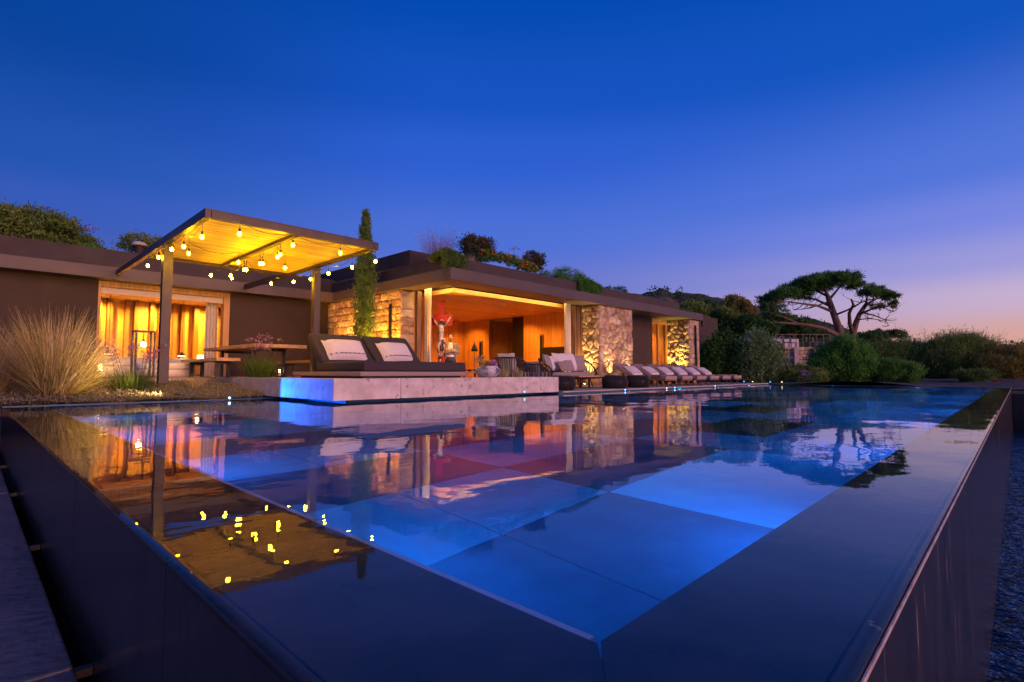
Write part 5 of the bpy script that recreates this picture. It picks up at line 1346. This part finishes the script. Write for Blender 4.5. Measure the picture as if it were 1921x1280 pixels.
# ---- trees and bushes behind the left wing
def tree(name, label, specs, m, leaf, seed, base, trunk, grp=None, cat='tree', **kw): return shrub(name, label, cat, specs, m, leaf, seed, base, grp, trunk, **kw)
q0 = dep(65, 432, 20); tree('round_tree', 'rounded olive green tree crown rising behind the left roof', [((q0.x, q0.y, q0.z - .2), (1.9, 1.5, .95), 190, 90), ((q0.x - 1.4, q0.y, q0.z - .2), (1.3, 1.2, .9), 110, 90), ((q0.x + 1.0, q0.y, q0.z - .55), (1.0, 1.0, .8), 90, 90)], 'l_olive', (.16, .05), 91, (q0.x, q0.y, .2), .16, cl=.16)
q0 = aty(277, 462, 18.6); shrub('roof_shrub', 'dark shrub on the left roof behind the pergola', 'shrub', [((q0.x, 18.6, q0.z - .05), (.75, .5, .38), 80, 50)], 'l_olive', (.09, .035), 92, (q0.x, 18.6, FT))
vt = thing('roof_vent', 'round stone capped vent on the left roof behind the pergola', 'vent', (*aty(262, 470, 18.0).xy, FT))
q0 = aty(262, 452, 18.0); MB().lathe([(.10, 0), (.10, q0.z - .15 - FT)], (q0.x, 18.0, FT), 16).build('pipe', 'render', vt); MB().lathe([(.18, 0), (.20, .04), (.14, .10), (.03, .13)], (q0.x, 18.0, q0.z - .15), 18).build('cap', 'ceppo', vt, smooth=True)

# ---- bushes at the far end of the pool
def bush(name, label, px0, px1, py0, t_, m, leaf, seed, nc=170, per=80, cat='bush', base_py=724, sub=3, **kw):
    a = dep(px0, base_py, t_); b = dep(px1, base_py, t_); top = dep((px0 + px1) / 2, py0, t_).z
    c0 = (a + b) / 2; w_ = (b - a).length / 2; rr = random.Random(seed); sp = []
    for k in range(sub):
        u = (k + .5) / sub * 2 - 1; cc = c0 + (b - c0) * u * .55; h = (top + .1) * (1 - .28 * abs(u) * rr.uniform(.5, 1.2))
        sp.append(((cc.x + rr.uniform(-.2, .2), cc.y + rr.uniform(-.2, .2), h * .50), (w_ * (.66 if sub > 1 else 1.0), w_ * .6, h * .52), nc // sub, per))
    return shrub(name, label, cat, sp, m, leaf, seed, (c0.x, c0.y, gz(c0.x, c0.y) - .03), **kw)
bush('leafy_bush', 'dense dark green bush beside the end of the villa', 1322, 1405, 628, 26.2, 'l_dark', (.16, .07), 101, 330, 80)
bush('oleander_bush', 'bush with pale whitish leaf tips in front of the garden terrace', 1375, 1466, 627, 25.6, 'l_pale', (.16, .05), 102, 330, 70, updir=(0, 0, .5), jit=.7)
bush('feathery_bush', 'upright feathery green bush below the large pine', 1527, 1640, 640, 26.5, 'l_mid', (.26, .035), 103, 420, 80, updir=(0, 0, .9), jit=.6)
bush('green_bush', 'low bright green bush at the end of the pool', 1636, 1722, 680, 25.8, 'l_mid', (.20, .03), 104, 240, 80, updir=(0, 0, .9), jit=.6)
bush('dark_bush', 'dark low bush with yellow green shoots below the oleander', 1462, 1545, 690, 25.4, 'l_olive', (.16, .04), 105, 160, 70)
vb = thing('violet_flowers', 'low violet flowering plant at the end of the pool', 'plant', (*dep(1505, 722, 25.0).xy, 0))
q0 = dep(1505, 708, 25.0); foliage('flowers', 'petalv', vb, [((q0.x, q0.y, .30), (.75, .6, .26), 36, 22)], (.06, .05), 106); foliage('foliage', 'l_dark', vb, [((q0.x, q0.y, .22), (.9, .7, .26), 50, 40)], (.10, .05), 107)
bush('tamarisk', 'wide feathery tamarisk thicket behind the low green bush', 1600, 1765, 640, 33, 'l_olive', (.30, .025), 108, 520, 90, sub=4, updir=(.15, -.2, .6), jit=.6)
bush('tamarisk', 'tall rounded tamarisk thicket with wispy tips at the pool end', 1735, 1885, 628, 31, 'l_olive', (.30, .025), 109, 620, 90, sub=4, updir=(.2, -.3, .7), jit=.6)
bush('tamarisk', 'golden brown tamarisk thicket beside the overflow wall', 1835, 1965, 652, 29, 'l_gold', (.28, .025), 110, 420, 90, sub=3, updir=(.2, -.3, .6), jit=.6, base_py=735)
bush('lily_clump', 'strappy green clump with orange flowers at the pool corner', 1805, 1872, 702, 24.6, 'g_green', (.34, .03), 111, 60, 40, cat='plant', sub=2, updir=(0, 0, 1), jit=.7)
q0 = dep(1868, 724, 24.3)
rf = thing('red_flower', 'single bright red flower at the corner of the pool', 'flower', (q0.x, q0.y, 0)); foliage('petals', 'petalr', rf, [((q0.x, q0.y, .10), (.10, .10, .09), 14, 22)], (.05, .04), 112); MB().tube([(q0.x, q0.y, -.02), (q0.x, q0.y, .1)], .008, 5).build('stem', 'stem', rf)
# wispy bare twigs over the thicket
for k, (px, py, t_) in enumerate(((1680, 612, 34), (1735, 615, 33), (1800, 618, 31), (1840, 622, 31), (1875, 628, 30), (1655, 620, 34))):
    rr = random.Random(120 + k); q0 = dep(px, py, t_); b0 = Vector((q0.x, q0.y, .0)); t = thing('bare_sapling', 'thin bare sapling with wispy twigs rising through the tamarisk', 'sapling', b0, 'bare saplings in the tamarisk')
    tw = MB(); tw.tube([b0, b0.lerp(q0, .6), q0], [.025, .014, .004], 5)
    for j in range(16):
        s = b0.lerp(q0, rr.uniform(.55, .97)); e = s + Vector((rr.uniform(-.5, .5), rr.uniform(-.5, .5), rr.uniform(.1, .6))); tw.tube([s, s.lerp(e, .5) + Vector((0, 0, -.03)), e], [.007, .005, .002], 4)
    tw.build('twigs', 'bark', t)

# ---- stone pine
PT_ = 50
def PP(px, py, o=0): return dep(px, py, PT_ + o)
gp_ = dep(1580, 652, PT_)
pine = thing('stone_pine', 'large umbrella pine with bare spreading limbs on the slope', 'tree', (gp_.x, gp_.y, gz(gp_.x, gp_.y)))
tb_ = MB()
g0 = Vector((gp_.x, gp_.y, gz(gp_.x, gp_.y) - .2)); g1_ = PP(1598, 652, .6); g1 = Vector((g1_.x, g1_.y, gz(g1_.x, g1_.y) - .2))
limb = lambda pts, r0, r1: tb_.tube(pts, [(r0 + (r1 - r0) * k / (len(pts) - 1)) * .66 for k in range(len(pts))], 9)
limb([g0, PP(1579, 636), PP(1573, 615), PP(1566, 595), PP(1558, 572), PP(1553, 556)], .62, .34)
limb([g1, PP(1599, 632, .6), PP(1606, 605, .6), PP(1612, 590, .8), PP(1624, 572, 1)], .50, .26)
limb([PP(1600, 628, .6), PP(1594, 606, 0), PP(1593, 588, -.5), PP(1601, 572, -1), PP(1597, 562, -1.5)], .32, .12)
br = [([(1574, 630), (1545, 616), (1510, 609), (1470, 606), (1438, 604)], .36, .07, -2), ([(1562, 585), (1535, 574), (1505, 570), (1478, 566), (1455, 570)], .22, .05, -3), ([(1558, 575), (1530, 562), (1500, 556), (1470, 552)], .20, .05, 2),
      ([(1553, 556), (1546, 540), (1538, 527)], .26, .06, 0), ([(1556, 562), (1570, 545), (1582, 530), (1590, 520)], .20, .05, 1), ([(1553, 556), (1530, 545), (1508, 538)], .20, .05, 3), ([(1565, 592), (1590, 582), (1615, 568), (1640, 560)], .16, .04, -3),
      ([(1624, 572), (1645, 560), (1668, 556)], .20, .05, 1), ([(1612, 590), (1635, 580), (1660, 575), (1678, 572)], .18, .04, -2), ([(1615, 586), (1640, 592), (1660, 600), (1668, 612)], .14, .03, 2), ([(1624, 572), (1628, 552), (1636, 538)], .18, .04, 3),
      ([(1608, 600), (1628, 598), (1650, 600)], .10, .03, -1), ([(1624, 572), (1650, 572), (1676, 585)], .12, .03, 3), ([(1555, 566), (1520, 578), (1490, 582)], .12, .03, 1), ([(1500, 608), (1470, 595), (1445, 588)], .12, .03, -3)]
prr = random.Random(9)
for pts, r0, r1, off in br:
    n_ = len(pts); P3 = [PP(px, py, off * k / (n_ - 1)) for k, (px, py) in enumerate(pts)]; limb(P3, r0, r1)
    for k in range(7):
        s = P3[prr.randrange(1, n_)].lerp(P3[prr.randrange(1, n_)], prr.random()); e = s + Vector((prr.uniform(-1.2, 1.2), prr.uniform(-1.2, 1.2), prr.uniform(-.2, 1.0))); m_ = s.lerp(e, .5) + Vector((0, 0, -.12)); tb_.tube([s, m_, e], [.045, .03, .012], 5)
        for j in range(2):
            e2 = e + Vector((prr.uniform(-.7, .7), prr.uniform(-.7, .7), prr.uniform(-.2, .5))); tb_.tube([m_, e, e2], [.02, .015, .006], 4)
tb_.build('trunk', 'bark', pine, smooth=True)
cr = [(1445, 562, 24, 11, 70), (1470, 552, 26, 12, 80), (1452, 580, 22, 12, 50), (1495, 542, 28, 13, 95), (1525, 530, 30, 13, 110), (1556, 523, 30, 11, 110), (1585, 523, 24, 11, 80), (1598, 535, 20, 9, 50), (1540, 540, 24, 8, 50), (1505, 555, 20, 8, 34), (1630, 552, 18, 8, 36), (1650, 551, 20, 8, 44), (1668, 556, 14, 8, 34), (1640, 541, 14, 8, 24), (1676, 572, 8, 7, 12), (1650, 575, 16, 5, 12), (1440, 598, 20, 10, 30), (1470, 598, 20, 8, 24)]
foliage('crown', 'l_pine', pine, [(PP(px, py, prr.uniform(-2, 2)), (rx_ * .051, rx_ * .060, rz_ * .051), int(nc * .85), 46) for px, py, rx_, rz_, nc in cr], (.34, .06), 131, updir=(0, 0, .6), jit=.8, shell=.5, cl=.15)

# ---- trees between villa and pine
mids = [(1275, 596, 48, 26, 42, 'l_olive', 'olive toned tree over the villa roof end'), (1325, 592, 40, 34, 46, 'l_mid', 'mid green tree behind the villa roof end'), (1388, 585, 38, 32, 44, 'l_gold', 'golden brown tree left of the pine'), (1362, 610, 30, 40, 42, 'l_olive', 'olive tree behind the dense dark bush'),
        (1415, 612, 34, 22, 40, 'l_dark', 'dark tree at the top of the garden terrace'), (1475, 612, 40, 14, 60, 'l_dark', 'dark low tree behind the terrace railing'), (1530, 632, 46, 18, 64, 'l_dark', 'dark scrub tree behind the pine trunks'), (1640, 636, 44, 16, 62, 'l_dark', 'dark rounded tree right of the pine trunks')]
for k, (px, py, rx_, rz_, t_, m_, lab) in enumerate(mids):
    s_ = t_ / FPX; c0 = dep(px, py, t_); rr = random.Random(140 + k); sp = []
    for j in range(6):
        a = rr.uniform(0, 6.28); d = rr.uniform(.2, .75); sp.append(((c0.x + math.cos(a) * d * rx_ * s_, c0.y + math.sin(a) * d * rx_ * s_, c0.z + rr.uniform(-.6, .5) * rz_ * s_), (rx_ * s_ * .55, rx_ * s_ * .55, rz_ * s_ * .55), 44, 60))
    tree('hillside_tree', lab, sp, m_, (.26, .09), 140 + k, (c0.x, c0.y, gz(c0.x, c0.y) - .1), .16, 'trees on the slope', cl=.20)
# distant scrub belt under the horizon
rng = np.random.default_rng(151); C = []; T = []
for k in range(260):
    px = rng.uniform(1560, 2000); t_ = rng.uniform(75, 150); py = 648 + rng.uniform(-3, 10); p = dep(px, py, t_); r_ = rng.uniform(1.2, 3.0)
    base_z = -2.2; hgt = max(p.z, .5); n_ = 80
    q_ = rng.normal(size=(n_, 3)); q_ /= np.linalg.norm(q_, axis=1)[:, None]; C.append(q_ * np.array([r_ * 1.3, r_ * 1.3, hgt * .62 + 1.0]) * rng.uniform(.6, 1, (n_, 1)) + np.array([p.x, p.y, hgt * .5 - .8])); T.append(np.clip(rng.uniform(0, 1) * .6 + rng.uniform(0, .4, n_), 0, 1))
c = np.concatenate(C); v, f = leaves(c, 1.0, .5, rng); tag(arr_mesh('distant_scrub', v, f, 'l_dark', None, np.repeat(np.concatenate(T), 4)), 'distant dark scrub covering the low horizon', 'scrub', kind='stuff')
rng = np.random.default_rng(152); C = []; T = []
hv = np.array(HV[:NH * NR]).reshape(NR, NH, 3)
for k in range(900):
    j = rng.integers(1, NR); i = rng.integers(0, NH); p = hv[j, i]; r_ = rng.uniform(.8, 2.6); n_ = 26
    q_ = rng.normal(size=(n_, 3)); q_ /= np.linalg.norm(q_, axis=1)[:, None]; C.append(q_ * np.array([r_, r_, r_ * .8]) + p + [0, 0, .3]); T.append(np.clip(rng.uniform(0, 1) * .6 + rng.uniform(0, .4, n_), 0, 1))
c = np.concatenate(C); v, f = leaves(c, 1.1, .6, rng); tag(arr_mesh('hill_scrub', v, f, 'l_dark', None, np.repeat(np.concatenate(T), 4)), 'dark scrub dotted over the rocky hillside', 'scrub', kind='stuff')

# ---- garden terrace with railing on the slope
A = dep(1405, 640, 42); B = dep(1560, 640, 42); A.z = B.z = 0; u_ = (B - A).normalized(); n_ = Vector((u_.y, -u_.x, 0))
if n_.dot(A) > 0: n_ = -n_
FZ = 2.55
gt = thing('garden_terrace', 'raised garden terrace with pale stone retaining wall behind the bushes', 'terrace', (A.x, A.y, 0))
Lw = (B - A).length; RM = Matrix((u_, -n_, Vector((0, 0, 1)))).transposed()
MB().obox(A + u_ * Lw / 2 - n_ * 2.5 + Vector((0, 0, FZ / 2 - .3)), (Lw, 5.0, FZ + .5), RM).build('core', 'deck', gt)
o_ = A + n_ * .02; stone_face(gt, o_ + Vector((0, 0, 1.55)), u_, (0, 0, 1), n_, Lw, FZ - 1.55, .55, 161, square=.5, tones=(0, 2), wts=(.5, .5), relief=(.02, .06))
MB().obox(A + u_ * Lw / 2 - n_ * 4.9 + Vector((0, 0, FZ + .45)), (Lw, .2, 1.0), RM).build('parapet_wall', mat('white_wall', (.62, .58, .58), None, .9), gt)
for k in range(2): MB().obox(A + u_ * (3.6 + 1.5 * k) + n_ * .2 + Vector((0, 0, FZ / 2 - .1)), (.35, .3, FZ), RM).build('pier', 'deck', gt)
rl = thing('terrace_railing', 'slim metal railing along the edge of the garden terrace', 'railing', (A.x, A.y, FZ))
M['rail'] = mat('railing_metal', (.30, .24, .21), None, .5)
for k in range(13):
    p = A + u_ * (Lw * k / 12) - n_ * .15; z_ = FZ - .01; MB().tube([(p.x, p.y, z_), (p.x, p.y, z_ + 1.02)], .018, 6).build('post', 'rail', rl)
for z_ in (.35, .68, 1.02): MB().tube([A - n_ * .15 + Vector((0, 0, FZ + z_)), B - n_ * .15 + Vector((0, 0, FZ + z_))], .016 if z_ > 1 else .006, 6).build('rail', 'rail', rl)
def gchair(p, lab):
    t = thing('terrace_chair', lab, 'chair', p, 'dark chairs on the garden terrace'); x, y, z = p
    MB().rbox((x - .24, y - .24, z + .42), (x + .24, y + .24, z + .47), .01).build('seat', 'black', t); MB().rbox((x - .24, y + .20, z + .471), (x + .24, y + .24, z + .92), .01).build('backrest', 'black', t)
    for i in (-.2, .2):
        for j in (-.2, .2): MB().box((x + i - .02, y + j - .02, z), (x + i + .02, y + j + .02, z + .419)).build('leg', 'black', t)
for k in range(4):
    p = A + u_ * (3.6 + .95 * k) - n_ * (1.2 + .7 * (k % 2)); gchair((p.x, p.y, FZ), 'dark chair standing on the garden terrace behind the railing')
